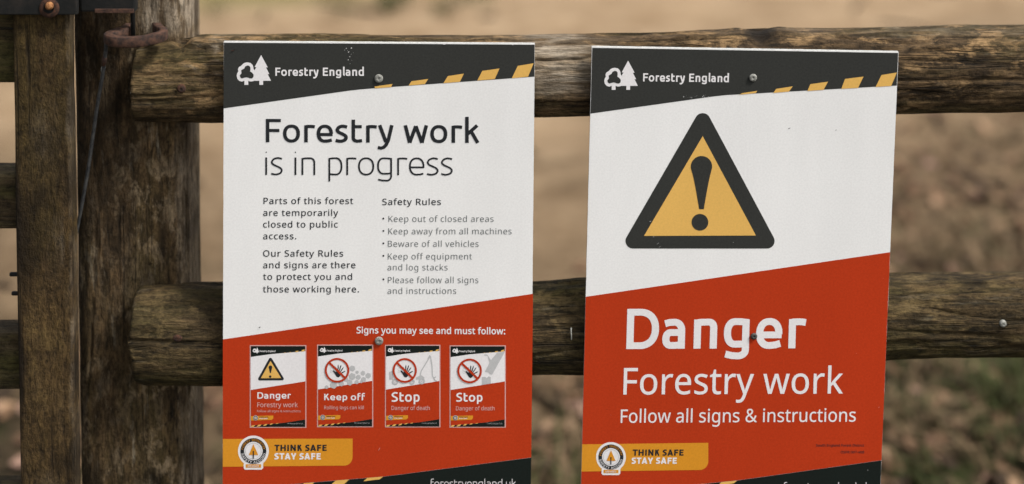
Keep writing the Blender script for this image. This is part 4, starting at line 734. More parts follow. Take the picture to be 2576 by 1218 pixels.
# forged latch bracket: flat rusty bar bent into a U, both ends driven into the post
def bar(name, path, hgt, thick, mat, parent, seed=0):
    """path: list of (x,y,ztop); vertical face height hgt, plan thickness thick"""
    V = []; F = []; n = len(path)
    for i, p in enumerate(path):
        a = Vector(path[min(i + 1, n - 1)][:2]) - Vector(path[max(i - 1, 0)][:2]); a.normalize(); nn = Vector((a.y, -a.x))
        tk = thick[i] if isinstance(thick, list) else thick; hh = hgt[i] if isinstance(hgt, list) else hgt
        e = .07
        for (u, v) in ((-1, -e), (-1 + e * 2, 0), (1 - e * 2, 0), (1, -e), (1, -1 + e), (1 - e * 2, -1), (-1 + e * 2, -1), (-1, -1 + e)):
            jt = .0007 * noise.noise(Vector((p[0] * 140 + u * 3, p[1] * 140, v * 3 + seed)))
            V.append((p[0] + nn.x * (u * tk / 2 + jt), p[1] + nn.y * (u * tk / 2 + jt), p[2] + v * hh + jt))
    for i in range(n - 1):
        for k in range(8): F.append((i * 8 + k, i * 8 + (k + 1) % 8, (i + 1) * 8 + (k + 1) % 8, (i + 1) * 8 + k))
    F.append(tuple(range(8))[::-1]); F.append(tuple(range((n - 1) * 8, n * 8)))
    return mesh_obj(name, V, F, mat, parent, True)
YF = -0.004
p_ = lambda px, py, Y: tuple(at(px, py, Y))
zb_ = at(330, 87, YF).z
pts = [(332, .055, 0), (326, .036, 0), (313, .022, 0), (290, .011, 0), (274, .003, -.0005), (284, -.004, -.0012), (310, -.0065, -.0015), (340, -.0065, -.0015), (370, -.005, -.0002), (396, -.001, .0010), (411, .006, .0018), (410, .014, .0015), (401, .024, .0010), (394, .036, .0005), (390, .055, 0)]
pp = spline([(at(px, 88, Y).x, Y) for px, Y, dz in pts], 3); zz_ = spline([(i, zb_ + d[2]) for i, d in enumerate(pts)], 3)
M['bracket'] = M['rust']
bar('latch_bracket', [(a[0], a[1], c[1]) for a, c in zip(pp, zz_)], .0098, [.0075 + (.0045 if 3 < i < 14 else 0) * math.sin((i - 3) / 11 * math.pi if 3 < i < 14 else 0) for i in range(len(pp))], M['rust'], fence)

# ---------------------------------------------------------------- gate
YG = -0.006
gxL, gxR = at(40, 609, YG).x, at(182, 609, YG).x
SD = .018
gate = empty('wooden_gate', ((gxL + gxR) / 2, YG + .03, 0))
tag(gate, 'wooden field gate at the left edge with black iron strap across its upright', 'gate')
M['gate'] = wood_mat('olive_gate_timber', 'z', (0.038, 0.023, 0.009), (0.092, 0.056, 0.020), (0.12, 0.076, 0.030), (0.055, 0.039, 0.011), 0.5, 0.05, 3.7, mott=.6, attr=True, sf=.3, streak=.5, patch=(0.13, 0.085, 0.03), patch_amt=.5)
M['gater'] = wood_mat('dark_gate_rail_timber', 'x', (0.035, 0.026, 0.014), (0.09, 0.06, 0.03), (0.15, 0.11, 0.06), (0.08, 0.075, 0.018), 0.6, 0.06, 6.7)
def stile_bare_lit(x, z):
    return .3 * sst(gxR - .0045, gxR - .002, x) * (.5 + .9 * noise.noise(Vector((z * 40, 0, 1)))) + .12 * sst(.2, .6, noise.fractal(Vector((x * 90, z * 9, 4)), 1, 2, 3))  # painted highlight along the right edge, plus random bare patches
def stile_dark(x, z):
    return .7 * sst(.05, .5, noise.fractal(Vector((x * 22, z * 7, 19)), 1, 2, 4)) + .5 * math.exp(-((x - gxL) / .006) ** 2)  # mottled stain, darker along the left edge
stile = post_mesh('stile', gxL, gxR, YG, YG + SD, 0.12, 1.32, M['gate'], gate, 14.0, .0011, 14, nr=128, dz=.004, bare_lit=stile_bare_lit, stain_shade=stile_dark)
def gate_rail(pt, pb, Y, seed):
    zt, zb = at(20, pt, Y).z, at(20, pb, Y).z
    class Q: pass
    a = Q(); a.x0 = -2.7; a.f = lambda x: zt; c = Q(); c.f = lambda x: zb
    V = []; F = []
    n = 90; x0, x1 = -2.7, gxL + .006
    for i in range(n + 1):
        x = x0 + (x1 - x0) * i / n
        for k in range(24):
            th = 2 * math.pi * k / 24; cc, ss = math.cos(th), math.sin(th)
            yy = math.copysign(abs(cc) ** .18, cc) * .016; z_ = math.copysign(abs(ss) ** .18, ss) * (zt - zb) / 2
            d = noise.fractal(Vector((x * 3, yy * 40, z_ * 40 + seed)), 1, 2, 3) * .0018
            V.append((x, Y + .016 + yy + d * cc, (zt + zb) / 2 + z_ + d * ss))
    for i in range(n):
        for k in range(24): F.append((i * 24 + k, (i + 1) * 24 + k, (i + 1) * 24 + (k + 1) % 24, i * 24 + (k + 1) % 24))
    F.append(tuple(range(24))); F.append(tuple(range(n * 24, (n + 1) * 24))[::-1])
    return mesh_obj('rail', V, F, M['gater'], gate, True)
gate_rail(76, 210, .012, 1.0); gate_rail(437, 580, .012, 5.0); gate_rail(840, 986, .012, 9.0); gate_rail(1240, 1390, .012, 13.0); gate_rail(-70, 72, .002, 17.0)
post_mesh('stile', -2.76, -2.68, YG, YG + .062, 0.12, 1.32, M['gate'], gate, 34.0, .0009, 14, nr=40, dz=.02)
# two dark bolt ends sticking out of the upright's left side
for py, pe in ((690, 27), (738, 32)):
    c = at(40, py, .008); x_e = at(pe, py, .008).x; V = []; F = []
    tube([(x_e - .0008, .008, c.z), (x_e, .008, c.z), (gxL + .01, .008, c.z)], [.0016, .0021, .0021], 10, True, V, F)
    mesh_obj('bolt_end', V, F, M['iron'], gate, True)
# strap hinge
V = []; F = []
z_s = at(100, 38, YG - .008).z
box(V, F, -1.0, at(193, 20, YG - .008).x, YG - .008, YG - .0005, z_s, z_s + .052)
strap = bevel(mesh_obj('hinge_strap', V, F, M['iron'], gate), .0012)
V = []; F = []
xa, xb = at(201, 20, .004).x, at(340, 20, .004).x; z2 = at(250, 31, .004).z
box(V, F, xa, xb, .004, .016, z2, z2 + .052)
eye = bevel(mesh_obj('hinge_eye', V, F, M['iron'], gate), .002)
V = []; F = []; box(V, F, at(238, 20, .0037).x, xb - .0012, .0033, .012, z2 - .0008, z2 + .0035)
bevel(mesh_obj('rust_edge', V, F, M['rust'], eye), .0006)
V = []; F = []; box(V, F, at(190, 20, .0).x, xa + .004, .006, .013, z2 + .004, z2 + .05)
bevel(mesh_obj('strap_link', V, F, M['iron'], gate), .001)
V = []; F = []
c = at(124, 20, YG - .008); n = 36
ring0 = []
for (rr, hh) in ((.0098, 0), (.0094, .0012), (.0062, .0014), (.0050, .0016)):
    for k in range(n):
        a = 2 * math.pi * k / n; V.append((c.x + rr * math.cos(a) * (1 + .05 * noise.noise(Vector((math.cos(a), math.sin(a), 1)))), c.y - hh, c.z + rr * math.sin(a)))
for j in range(3):
    for k in range(n): F.append((j * n + k, j * n + (k + 1) % n, (j + 1) * n + (k + 1) % n, (j + 1) * n + k))
washer = mesh_obj('washer', V, F, M['rustd'], strap, True)
bt = head('bolt', 125, 14.5, YG - .0092, 10.5, .004, M['bolt'], strap, .0)
V = []; F = []; q = at(334, 30, .020); q2 = at(334, 88, .020); tube([(q.x, .020, q.z + .07), (q.x, .020, q2.z - .008)], .0024, 12, True, V, F)
mesh_obj('hinge_pin', V, F, M['iron'], gate, True)

# loose wire hanging from the bracket down the post
V = []; F = []
wp = [at(272, 92, .006), at(267, 106, .004), at(266, 128, .006), at(262, 160, .010), at(258, 190, .012), at(246, 260, .016), at(234, 340, .020), at(221, 430, .023), at(206, 515, .026), at(197, 560, .028), at(190, 600, .030), at(187, 660, .033)]
wp = spline([(p.x, p.z) for p in wp], 4); wy = spline([(i, y) for i, y in enumerate([.006, .004, .006, .010, .012, .016, .020, .023, .026, .028, .030, .033])], 4)
tube([(a[0], c[1], a[1]) for a, c in zip(wp, wy)], .0018, 10, True, V, F)
wire = mesh_obj('hanging_wire', V, F, M['wire'], None, True)
tag(wire, 'stiff grey wire hanging from the rusty bracket down the fence post', 'wire')
V = []; F = []; a, c = at(261, 165, .010), at(264, 140, .008); tube([a, (a + c) / 2, c], [.0019, .0024, .002], 10, True, V, F)
mesh_obj('rusty_twist', V, F, M['rust'], wire, True)
V = []; F = []; a, c = at(258.5, 179, .0125), at(260.5, 169, .0115); tube([a, c], [.0021, .0021], 10, True, V, F)
mesh_obj('pale_sleeve', V, F, M['zinc'], wire, True)
# ---------------------------------------------------------------- signs
YB = -0.0035                                   # back of the boards rests on the rails' crest
TH = 0.0042
def board(root, corners, Y, hilo):
    """fluted plastic sheet: subdivided slab with slightly worn edges"""
    (ax_, ay_), (bx_, by_), (cx_, cy_), (dx_, dy_) = corners   # TL TR BR BL px
    N, Mm = 60, 60; V = []; F = []
    for layer in (0, 1):
        yy = Y + layer * TH
        for j in range(Mm + 1):
            v = j / Mm
            for i in range(N + 1):
                u = i / N
                px = (ax_ * (1 - u) + bx_ * u) * (1 - v) + (dx_ * (1 - u) + cx_ * u) * v
                py = (ay_ * (1 - u) + by_ * u) * (1 - v) + (dy_ * (1 - u) + cy_ * u) * v
                p = at(px, py, Y)
                e = 0.00018 * noise.noise(Vector((p.x * 300, p.z * 300, 1))) if (i in (0, N) or j in (0, Mm)) else 0
                V.append((p.x + (e if i in (0, N) else 0), yy, p.z + (e if j in (0, Mm) else 0)))
    W = N + 1; L = W * (Mm + 1)
    for j in range(Mm):
        for i in range(N):
            a = j * W + i; F.append((a, a + W, a + W + 1, a + 1)); F.append((L + a, L + a + 1, L + a + W + 1, L + a + W))
    rim = [i for i in range(W)] + [j * W + N for j in range(1, Mm + 1)] + [Mm * W + i for i in range(N - 1, -1, -1)] + [j * W for j in range(Mm - 1, 0, -1)]
    for a, c in zip(rim, rim[1:] + rim[:1]): F.append((a, c, L + c, L + a))
    o = mesh_obj('board', V, F, [M['white'], M['edge']], root)
    for p in o.data.polygons[-len(rim):]: p.material_index = 1
    return o

def seg(p, q, n=10): return [(p[0] + (q[0] - p[0]) * i / n, p[1] + (q[1] - p[1]) * i / n) for i in range(n)]
def specks(Ly, root, pts, mat, name='scratch_marks', k=7):
    P = []
    for (x, y, r, e) in pts:
        a0 = rnd.uniform(0, 3)
        P.append([(x + r * (1 + .3 * math.sin(5 * a + a0)) * math.cos(a + a0) * e, y + r * (1 + .3 * math.sin(3 * a)) * math.sin(a)) for a in [i * .785 for i in range(8)]])
    o = Ly.polys(name, P, mat, k, root); o['kind'] = 'stuff'; return o

def tree_logo(Ly, T, root):
    """T maps logo units (as in the photographed left sign, enlarged) to frame px"""
    e = Ly.poly('tree_emblem', [T(*p) for p in [(385, 213), (440, 224), (475, 258), (489, 300), (490, 330), (507, 352), (518, 330), (540, 298), (508, 294), (620, 88), (735, 300), (703, 300), (762, 415), (733, 413), (790, 530), (655, 530), (655, 600), (590, 600), (590, 530),
        (500, 530), (470, 541), (430, 541), (400, 529), (400, 600), (332, 600), (332, 529), (290, 545), (245, 532), (212, 495), (200, 440), (210, 398), (230, 370), (222, 330), (240, 295), (275, 275), (310, 238), (345, 220)]], M['lett'], 2, root)
    h = Ly.poly('tree_outline_centre', [T(*p) for p in [(385, 266), (415, 272), (435, 295), (438, 330), (432, 368), (465, 390), (492, 425), (488, 468), (460, 490), (425, 488), (395, 476), (370, 470), (330, 478), (292, 490), (262, 470), (255, 435), (285, 398), (278, 350), (300, 335), (330, 320), (345, 285)]], M['char'], 3, e)
    return e

def badge(Ly, cx, cy, r, root, s=1.0):
    """round safety badge standing on a small plinth"""
    P = [(cx + r * math.cos(a), cy + r * math.sin(a)) for a in [math.radians(d) for d in range(128, 128 + 285, 6)]]
    P += [(cx + .63 * r, cy + .86 * r), (cx + .63 * r, cy + 1.10 * r), (cx + .53 * r, cy + 1.21 * r), (cx - .55 * r, cy + 1.21 * r), (cx - .63 * r, cy + 1.12 * r), (cx - .63 * r, cy + .86 * r)]
    b = Ly.poly('safety_badge', P, M['lett'], 2.6, root)
    Ly.polys('badge_plinth', [[(cx - .50 * r, cy + .86 * r), (cx + .50 * r, cy + .86 * r), (cx + .50 * r, cy + 1.08 * r), (cx - .50 * r, cy + 1.08 * r)]], M['ora'], 3.3, b)
    Ly.disc('badge_ring', cx, cy, .84 * r, M['ink'], 4, b)
    Ly.disc('badge_centre', cx, cy, .60 * r, M['lett'], 5, b)
    Ly.ring('badge_ring', cx, cy, .50 * r, .525 * r, M['gry'], 6, b)
    Ly.polys('badge_tree', [[(cx, cy - .45 * r), (cx + .31 * r, cy + .26 * r), (cx - .30 * r, cy + .26 * r)]], M['ora'], 7, b)
    Ly.polys('badge_tree', [[(cx - .04 * r, cy), (cx + .03 * r, cy), (cx + .03 * r, cy + .5 * r), (cx - .04 * r, cy + .5 * r)]], M['ink'], 8, b)
    Ly.text('FOREST INDUSTRY', 0, 1, 0, .13 * r, M['ora'], 'caps', 6, 6, b, curve=(cx, cy, .655 * r, 172, 8, 1), track=60)
    Ly.text('SAFETY ACCORD', 0, 1, 0, .15 * r, M['lett'], 'caps', 8, 6, b, curve=(cx, cy, .81 * r, 192, 348, -1), track=40)
    Ly.text('MEMBER', cx - .36 * r, cx + .36 * r, cy + 1.04 * r, .12 * r, M['lett'], 'caps', 4, 5, b)
    return b

def finish(root, Ly, screws):
    for (x, y, r, mat, nm) in screws: head('screw', x, y, Ly.Y - .0011, r, .0013, mat, root, .5)

# ---- left sign
Y1 = YB - TH
s1 = empty('notice_sign', tuple(at(952, 1257, Y1)))
tag(s1, 'forestry work in progress sign with safety rules text and four small sign pictures', 'sign')
TL, TR, BR, BL = (563, 105.5), (1345.5, 110.5), (1334.5, 1258), (560, 1256)
board(s1, (TL, TR, BR, BL), Y1, 1)
L1 = Layers(s1, Y1, lean=0.0)
L1.poly('header_band', [(563.6, 107.6), (1344.8, 112.6), (1344.2, 193), (943, 222), (905, 225.2), (876, 228.6), (562, 273)], M['char'], 1)
Z = lambda P, sx, sy, ox, oy: [(ox + x / sx, oy + y / sy) for x, y in P]
for P in ([(1128, 428), (1253, 411), (1243, 433), (1130, 442)], [(1385, 392), (1502, 376), (1478, 412), (1365, 422)], [(1638, 356), (1750, 339), (1722, 396), (1607, 406)],
          [(1878, 320), (1998, 303), (1965, 377), (1843, 387)], [(2125, 285), (2235, 267), (2197, 360), (2083, 372)]):
    L1.polys('hazard_stripe', [Z(P, 2.767, 2.767, 534.6, 62.9)], M['yel'], 2)
tree_logo(L1, lambda x, y: (566 + x / 6.826, 125.8 + y / 6.826), s1)
L1.text('Forestry England', 692.7, 915.4, 191, 20.6, M['lett'], 'round', 135, 2)
L1.text('Forestry work', 668.7, 1206, 358, 58.7, M['ink'], 'round', 105, 2, base1=359.8)
L1.text('is in progress', 667.4, 1139, 440.3, 58.7, M['ink'], 'round', 57, 2, base1=441.2)
for tx, x0, x1, bs in (('Parts of this forest', 663, 888.6, 513.3), ('are temporarily', 662, 851, 543.2), ('closed to public', 662, 850, 572.4), ('access.', 662, 745.3, 601.9),
                       ('Our Safety Rules', 662, 863.5, 645.5), ('and signs are there', 662, 894.3, 674.7), ('to protect you and', 662, 886, 704), ('those working here.', 661.4, 903, 735.5),
                       ('Safety Rules', 961.8, 1109.4, 515.7)):
    L1.text(tx, x0, x1, bs, 15.6, M['ink'], 'plain', 6, 2, track=34)
for tx, x0, x1, bs in (('Keep out of closed areas', 977.6, 1241.6, 558.4), ('Keep away from all machines', 977, 1287, 589.6), ('Beware of all vehicles', 976, 1204, 621.2), ('Keep off equipment', 976, 1187.3, 652.8),
                       ('and log stacks', 975, 1126, 680.4), ('Please follow all signs', 976, 1203.4, 712.3), ('and instructions', 975, 1147.7, 739.5)):
    L1.text(tx, x0, x1, bs, 15.4, M['inkg'], 'plain', -6, 2, track=38)
for by in (549.9, 581, 612.3, 643.8, 702.9): L1.disc('bullet_point', 964.5, by, 2.4, M['ink'], 2, None, 12)
L1.poly('red_panel', [(560.7, 854)] + seg((561, 854), (1340.8, 739.3), 8)[1:] + [(1340.8, 739.3), (1336.4, 1151), (1020, 1192), (963, 1199), (747, 1217), (560.2, 1229)], M['red'], 1)
L1.poly('footer_band', [(560.2, 1229.4), (747, 1217.4), (963, 1199.4), (1020, 1192.4), (1336.4, 1151.4), (1335, 1256), (560.3, 1254)], M['blk'], 1)
for P in ([(924, 1202.5), (964, 1199.3), (955, 1206), (914, 1211)], [(845, 1209), (878, 1206.5), (862, 1222), (824, 1227)], [(765, 1216), (790, 1214), (768, 1239), (730, 1243)], [(684, 1221.5), (706, 1220), (680, 1250), (642, 1253)]):
    L1.polys('hazard_stripe', [P], M['yel'], 2)
L1.text('forestryengland.uk', 1083.7, 1298, 1226.5, 19.5, M['lett'], 'round', 62, 2)
L1.text('Signs you may see and must follow:', 897, 1271, 838.5, 15.8, M['lett'], 'plain', 19, 2, base1=841)
amb = [(560.5, 1104.5), (887, 1103.5), (887, 1145)] + [(866 + 21 * math.cos(a), 1149.5 + 22 * math.sin(a)) for a in [math.radians(d) for d in range(0, 91, 10)]] + [(560.4, 1174.5)]
L1.poly('amber_band', amb, M['ora'], 2)
badge(L1, 637.5, 1134.8, 38.8, s1)
L1.text('THINK SAFE', 690.5, 822, 1134.6, 15.6, M['ink'], 'round', 165, 3)
L1.text('STAY SAFE', 690, 807, 1156, 15.8, M['lett'], 'round', 170, 3)

def hand(Ly, C, sc, parent, k):
    """raised open hand: palm with a thumb and four unequal fingers"""
    PP = [[(-22, -2), (14, -10), (26, 14), (20, 44), (2, 58), (-18, 50), (-34, 22)]]
    for (bx, by, ang, ln, wd) in ((-14, 0, 104, 58, 10), (-2, -4, 88, 72, 11), (9, -4, 72, 74, 11), (20, 2, 55, 66, 10), (22, 18, 28, 62, 11)):
        a = math.radians(ang); dx, dy = math.cos(a), -math.sin(a); nx_, ny_ = -dy * wd / 2, dx * wd / 2
        PP.append([(bx + nx_, by + ny_), (bx + dx * ln * .8 + nx_ * .9, by + dy * ln * .8 + ny_ * .9), (bx + dx * ln, by + dy * ln), (bx + dx * ln * .8 - nx_ * .9, by + dy * ln * .8 - ny_ * .9), (bx - nx_, by - ny_)])
    PP.append([(-20, 22), (-34, 22), (-56, -12), (-48, -18), (-24, 2)])
    for i, P in enumerate(PP):
        Ly.polys('hand_symbol', [[(C[0] + x * sc, C[1] + y * sc) for x, y in P]], M['ink'], k + i * .12, parent)
def thumb(kind, x0, y0, x1, y1):
    SX = (x1 - x0) / 765.0; SY = (y1 - y0) / 1115.0
    T = lambda x, y: (x0 + x * SX, y0 + y * SY)
    A_ = lambda P: [T(x, y) for x, y in P]
    fr = L1.polys('sign_picture', [[(x0, y0), (x1, y0), (x1, y1), (x0, y1)]], M['pink'], 2)
    fr['label'] = {'danger': 'small sign picture with yellow warning triangle and Danger', 'logs': 'small sign picture with grey logs and Keep off',
                   'machine': 'small sign picture with grey crane machine and Stop', 'tree': 'small sign picture with grey falling trunk and Stop'}[kind]
    L1.poly('picture_field', A_([(13, 160), (280, 122), (752, 82), (752, 488), (13, 604)]), M['lett'], 3, fr)
    L1.poly('header_band', A_([(14, 13), (750, 13), (750, 80), (280, 121), (14, 160)]), M['blk'], 3, fr)
    L1.poly('red_panel', A_([(14, 606), (751, 489), (751, 1003), (480, 1045), (14, 1085)]), M['red'], 3, fr)
    L1.poly('footer_band', A_([(14, 1086), (480, 1046), (750, 1004), (750, 1103), (14, 1103)]), M['blk'], 3, fr)
    for P in ([(540, 93), (560, 91), (556, 99), (535, 100)], [(466, 100), (484, 97), (480, 104), (462, 106)], [(622, 80), (660, 75), (650, 92), (612, 96)], [(706, 66), (748, 58), (735, 83), (694, 88)],
              [(30, 1084), (75, 1080), (50, 1103), (14, 1103), (14, 1098)], [(118, 1075), (160, 1071), (135, 1095), (90, 1101)], [(205, 1067), (240, 1063), (220, 1083), (180, 1090)], [(285, 1059), (318, 1056), (300, 1070), (265, 1075)], [(360, 1053), (390, 1050), (380, 1058), (350, 1063)]): L1.polys('hazard_stripe', [A_(P)], M['yel'], 4, fr)
    sc = 0.15
    C = T(75, 80)
    L1.poly('tree_emblem', A_([(38, 78), (50, 50), (75, 45), (88, 62), (100, 28), (125, 95), (105, 97), (105, 110), (92, 110), (92, 98), (60, 98), (45, 92)]), M['lett'], 4, fr)
    L1.disc('tree_outline_centre', *T(64, 72), 9 * SX, M['blk'], 5, fr, 10)
    L1.text('Forestry England', T(132, 0)[0], T(345, 0)[0], T(0, 92)[1], 24 * SY, M['lett'], 'round', 130, 4, fr)
    y_ = L1.poly('amber_band', A_([(14, 958), (318, 950), (318, 985), (300, 1008), (14, 1018)]), M['ora'], 4, fr)
    L1.disc('safety_badge', *T(78, 982), 34 * SX, M['gry'], 5, fr, 16); L1.ring('badge_ring', *T(78, 982), 20 * SX, 27 * SX, M['ink'], 6, fr, 14)
    L1.disc('badge_tree', *T(78, 984), 10 * SX, M['ora'], 6, fr, 3)
    L1.text('THINK SAFE', T(128, 0)[0], T(250, 0)[0], T(0, 978)[1], 14 * SY, M['ink'], 'round', 165, 5, fr)
    L1.text('STAY SAFE', T(128, 0)[0], T(240, 0)[0], T(0, 998)[1], 14 * SY, M['lett'], 'round', 165, 5, fr)
    L1.text('forestryengland.uk', T(510, 0)[0], T(718, 0)[0], T(0, 1066)[1], 17 * SY, M['gry'], 'round', 60, 4, fr)
    def tx(s, a, c_, base, cap, font='round', w_=125, mt='lett', k=4): L1.text(s, T(a, 0)[0], T(c_, 0)[0], T(0, base)[1], cap * SY, M[mt], font, w_, k, fr)
    if kind == 'danger':
        tx('Danger', 102, 556, 722, 86); tx('Forestry work', 100, 650, 836, 62, 'plain', 8, 'pink'); tx('Follow all signs & instructions', 98, 688, 905, 30, 'plain', 5, 'pink')
        L1.poly('warning_triangle', rtri(T, (280, 195, 24), (135, 455, 22), (438, 453, 22)), M['ink'], 4, fr)
        L1.polys('triangle_field', [A_([(280, 212), (150, 446), (424, 444)])], M['yel'], 5, fr)
        L1.poly('exclamation_mark', drop(T, (279, 298, 24), 284, 375, 7), M['ink'], 6, fr)
        L1.disc('exclamation_mark', *T(276, 424), 17 * SX, M['ink'], 6, fr, 14)
    else:
        if kind == 'logs':
            tx('Keep off', 97, 652, 750, 86); tx('Rolling logs can kill', 97, 636, 872, 46, 'plain', 7, 'pink')
            for (x, y, r) in ((480, 322, 42), (545, 372, 24), (625, 385, 34), (478, 430, 50), (562, 440, 36), (697, 418, 40), (635, 470, 36), (445, 512, 42), (540, 505, 30), (330, 525, 40), (225, 545, 52), (130, 572, 27), (395, 470, 34), (600, 500, 20)):
                L1.poly('log_symbol', [T(x + r * math.cos(i * 1.047 + .3), y + r * math.sin(i * 1.047 + .3)) for i in range(6)], M['gry'], 4, fr)
        if kind == 'machine':
            tx('Stop', 90, 478, 768, 128); tx('Danger of death', 88, 618, 880, 54, 'plain', 7, 'pink')
            for (x, y, r) in ((140, 500, 44), (372, 500, 40), (508, 490, 44)):
                L1.ring('wheel_symbol', *T(x, y), r * .45 * SX, r * SX, M['gry'], 4.4, fr, 20); L1.disc('wheel_symbol', *T(x, y), r * .2 * SX, M['gry'], 4.4, fr, 10)
            for P in ([(60, 365), (110, 350), (110, 470), (60, 470)], [(430, 440), (500, 410), (545, 440), (540, 460), (430, 470)]): L1.poly('machine_symbol', A_(P), M['gry'], 4, fr)
            for (a, c_) in (((478, 440), (502, 350)), ((502, 350), (628, 150)), ((628, 150), (650, 290)), ((650, 290), (655, 420)), ((655, 420), (672, 450)), ((672, 450), (705, 430)), ((670, 445), (690, 480)), ((690, 480), (712, 488)), ((590, 195), (620, 140))):
                d = Vector(c_) - Vector(a); n_ = Vector((-d.y, d.x)).normalized() * 7
                L1.polys('crane_arm_symbol', [A_([tuple(Vector(a) + n_), tuple(Vector(a) - n_), tuple(Vector(c_) - n_), tuple(Vector(c_) + n_)])], M['gry'], 4 + .1 * ((a[0] * 7) % 5), fr)
        if kind == 'tree':
            tx('Stop', 90, 448, 762, 118); tx('Danger of death', 86, 612, 880, 54, 'plain', 7, 'pink')
            L1.poly('trunk_symbol', A_([(652, 96), (750, 86), (735, 120), (580, 395), (548, 392), (530, 365), (480, 358), (545, 235), (515, 140), (470, 135), (470, 125), (512, 124), (562, 200)]), M['gry'], 4, fr)
            L1.poly('trunk_symbol', A_([(440, 430), (485, 425), (505, 445), (530, 420), (560, 430), (562, 516), (440, 535)]), M['gry'], 4, fr)
        cx, cy = T(273, 346)
        L1.disc('picture_field', cx, cy, 150 * SX, M['lett'], 5, fr, 36, SY / SX)
        for (ax0, ay0, r) in ((200, 330, 22), (195, 365, 16), (210, 300, 12)): L1.ring('face_outline', *T(ax0, ay0), (r - 3) * SX, r * SX, M['gry'], 5.5, fr, 16)
        hand(L1, T(288, 368), 1.32 * SX, fr, 6)
        L1.ring('prohibition_ring', cx, cy, 140 * SX, 167 * SX, M['red'], 7.5, fr, 44, SY / SX)
        a = math.radians(44); d = (math.cos(a), math.sin(a)); n_ = (-d[1] * 15, d[0] * 15); r = 144
        L1.polys('prohibition_bar', [[T(273 - d[0] * r + n_[0], 346 - d[1] * r + n_[1]), T(273 - d[0] * r - n_[0], 346 - d[1] * r - n_[1]), T(273 + d[0] * r - n_[0], 346 + d[1] * r - n_[1]), T(273 + d[0] * r + n_[0], 346 + d[1] * r + n_[1])]], M['red'], 7.7, fr)
def rtri(T, a, b_, c):
    P = []
    for (cx, cy, r), a0, a1 in ((a, 205, 335), (c, -25, 90), (b_, 90, 205)):
        P += [T(cx + r * math.cos(math.radians(d)), cy + r * math.sin(math.radians(d))) for d in [a0 + (a1 - a0) * i / 9 for i in range(10)]]
    return P
def drop(T, top, ybx, yb, hw):
    cx, cy, r = top
    P = [T(cx + r * math.cos(math.radians(d)), cy + r * math.sin(math.radians(d))) for d in range(165, 375, 10)]
    xr, xl = cx + r * .966, cx - r * .966; yy = cy + r * .26; bxc = cx + (ybx - cx) * 0
    for i in range(1, 8):
        u = i / 7; P.append(T(xr + (bxc + hw - xr) * (u ** .8), yy + (yb - yy) * u))
    for i in range(7, 0, -1):
        u = i / 7; P.append(T(xl + (bxc - hw - xl) * (u ** .8), yy + (yb - yy) * u))
    return P
thumb('danger', 628.4, 868.5, 770.7, 1076.3)
thumb('logs', 797.6, 867.2, 938.9, 1075)
thumb('machine', 968.5, 867.6, 1107.9, 1075.4)
thumb('tree', 1131, 869, 1272.4, 1076)
finish(s1, L1, [(953, 197.5, 11, M['zinc'], ''), (953.5, 857.5, 11, M['zinc'], '')])
specks(L1, s1, [(871, 122, 1.3, 1), (884, 121, 1.5, 1.2), (877, 131, 1.6, 1), (883, 137, 1.3, 1.3), (874, 128, .8, 1), (880, 143, 1, 1), (885, 152, .9, 1), (876, 151, 1.1, 1), (881, 160, 1.6, 1), (867, 126, .8, 1), (889, 133, .7, 1),
                (834, 108.5, 1.6, 2), (1119, 110.5, 2, 2.5), (1290, 112.5, 1.2, 2)], M['lett'])
specks(L1, s1, [(586, 127, 2.6, 2)], M['rust'], 'mud_fleck')
specks(L1, s1, [(653, 824, 1.8, 1.2), (1021, 568, .8, 1), (1022, 566, .5, 1), (1300, 250, .5, 1), (700, 800, .5, 1)], M['ink'], 'mud_fleck')
specks(L1, s1, [(953, 1132, 1.6, .8), (955, 1128, 1, 1)], M['pink'])

# ---- right sign
Y2 = YB - TH - .0003
s2 = empty('danger_sign', tuple(at(1842, 1259, Y2)))
tag(s2, 'Danger Forestry work sign with large yellow warning triangle over red panel', 'sign')
lx = lambda y: 1489 - 27 * (y - 118.5) / 1099.5
rx2 = lambda y: 2260 - 45 * (y - 131) / 1087
TL, TR, BR, BL = (1489, 118.3), (2260.3, 131.2), (rx2(1264), 1264), (lx(1253), 1253)
board(s2, (TL, TR, BR, BL), Y2, 1)
L2 = Layers(s2, Y2, lean=0.028)
Zr = lambda P: [(1383.6 + x / 2.0387, 62.9 + y / 2.0387) for x, y in P]
L2.poly('header_band', [(1490.2, 120.4), (2259.4, 133.4), (rx2(215.5) - .5, 215.5)] + Zr([(900, 360), (845, 366)]) + [(lx(286) + .8, 286)], M['char'], 1)
for P in ([(985, 350), (1063, 338), (1055, 350), (972, 358)], [(1160, 328), (1245, 315), (1225, 342), (1145, 349)], [(1335, 304), (1426, 291), (1403, 333), (1320, 339)], [(1513, 277), (1608, 265), (1580, 323), (1494, 328)], [(1700, 257), (1779, 244), (1750, 313), (1670, 318)]):
    L2.polys('hazard_stripe', [Zr(P)], M['yel'], 2)
tree_logo(L2, lambda x, y: (1383.6 + (278 + (x - 200) * (450 - 278) / 590.0) / 2.0387, 62.9 + (183 + (y - 88) * (333 - 183) / 512.0) / 2.0387), s2)
L2.text('Forestry England', 1617.6, 1833.4, 205, 20.6, M['lett'], 'round', 135, 2, base1=207)
ZZ = lambda x, y: Zr([(x, y)])[0]
L2.poly('warning_triangle', rtri(ZZ, (783, 492, 40), (426, 1108, 39), (1113, 1108, 39)), M['char'], 1)
L2.polys('triangle_field', [Zr([(783, 570), (482, 1082), (1056, 1080)])], M['yel'], 2)
L2.poly('exclamation_mark', drop(ZZ, (777, 727, 55), 776, 945, 12), M['char'], 3)
L2.disc('exclamation_mark', *ZZ(769, 1012), 43 / 2.0387, M['char'], 3)
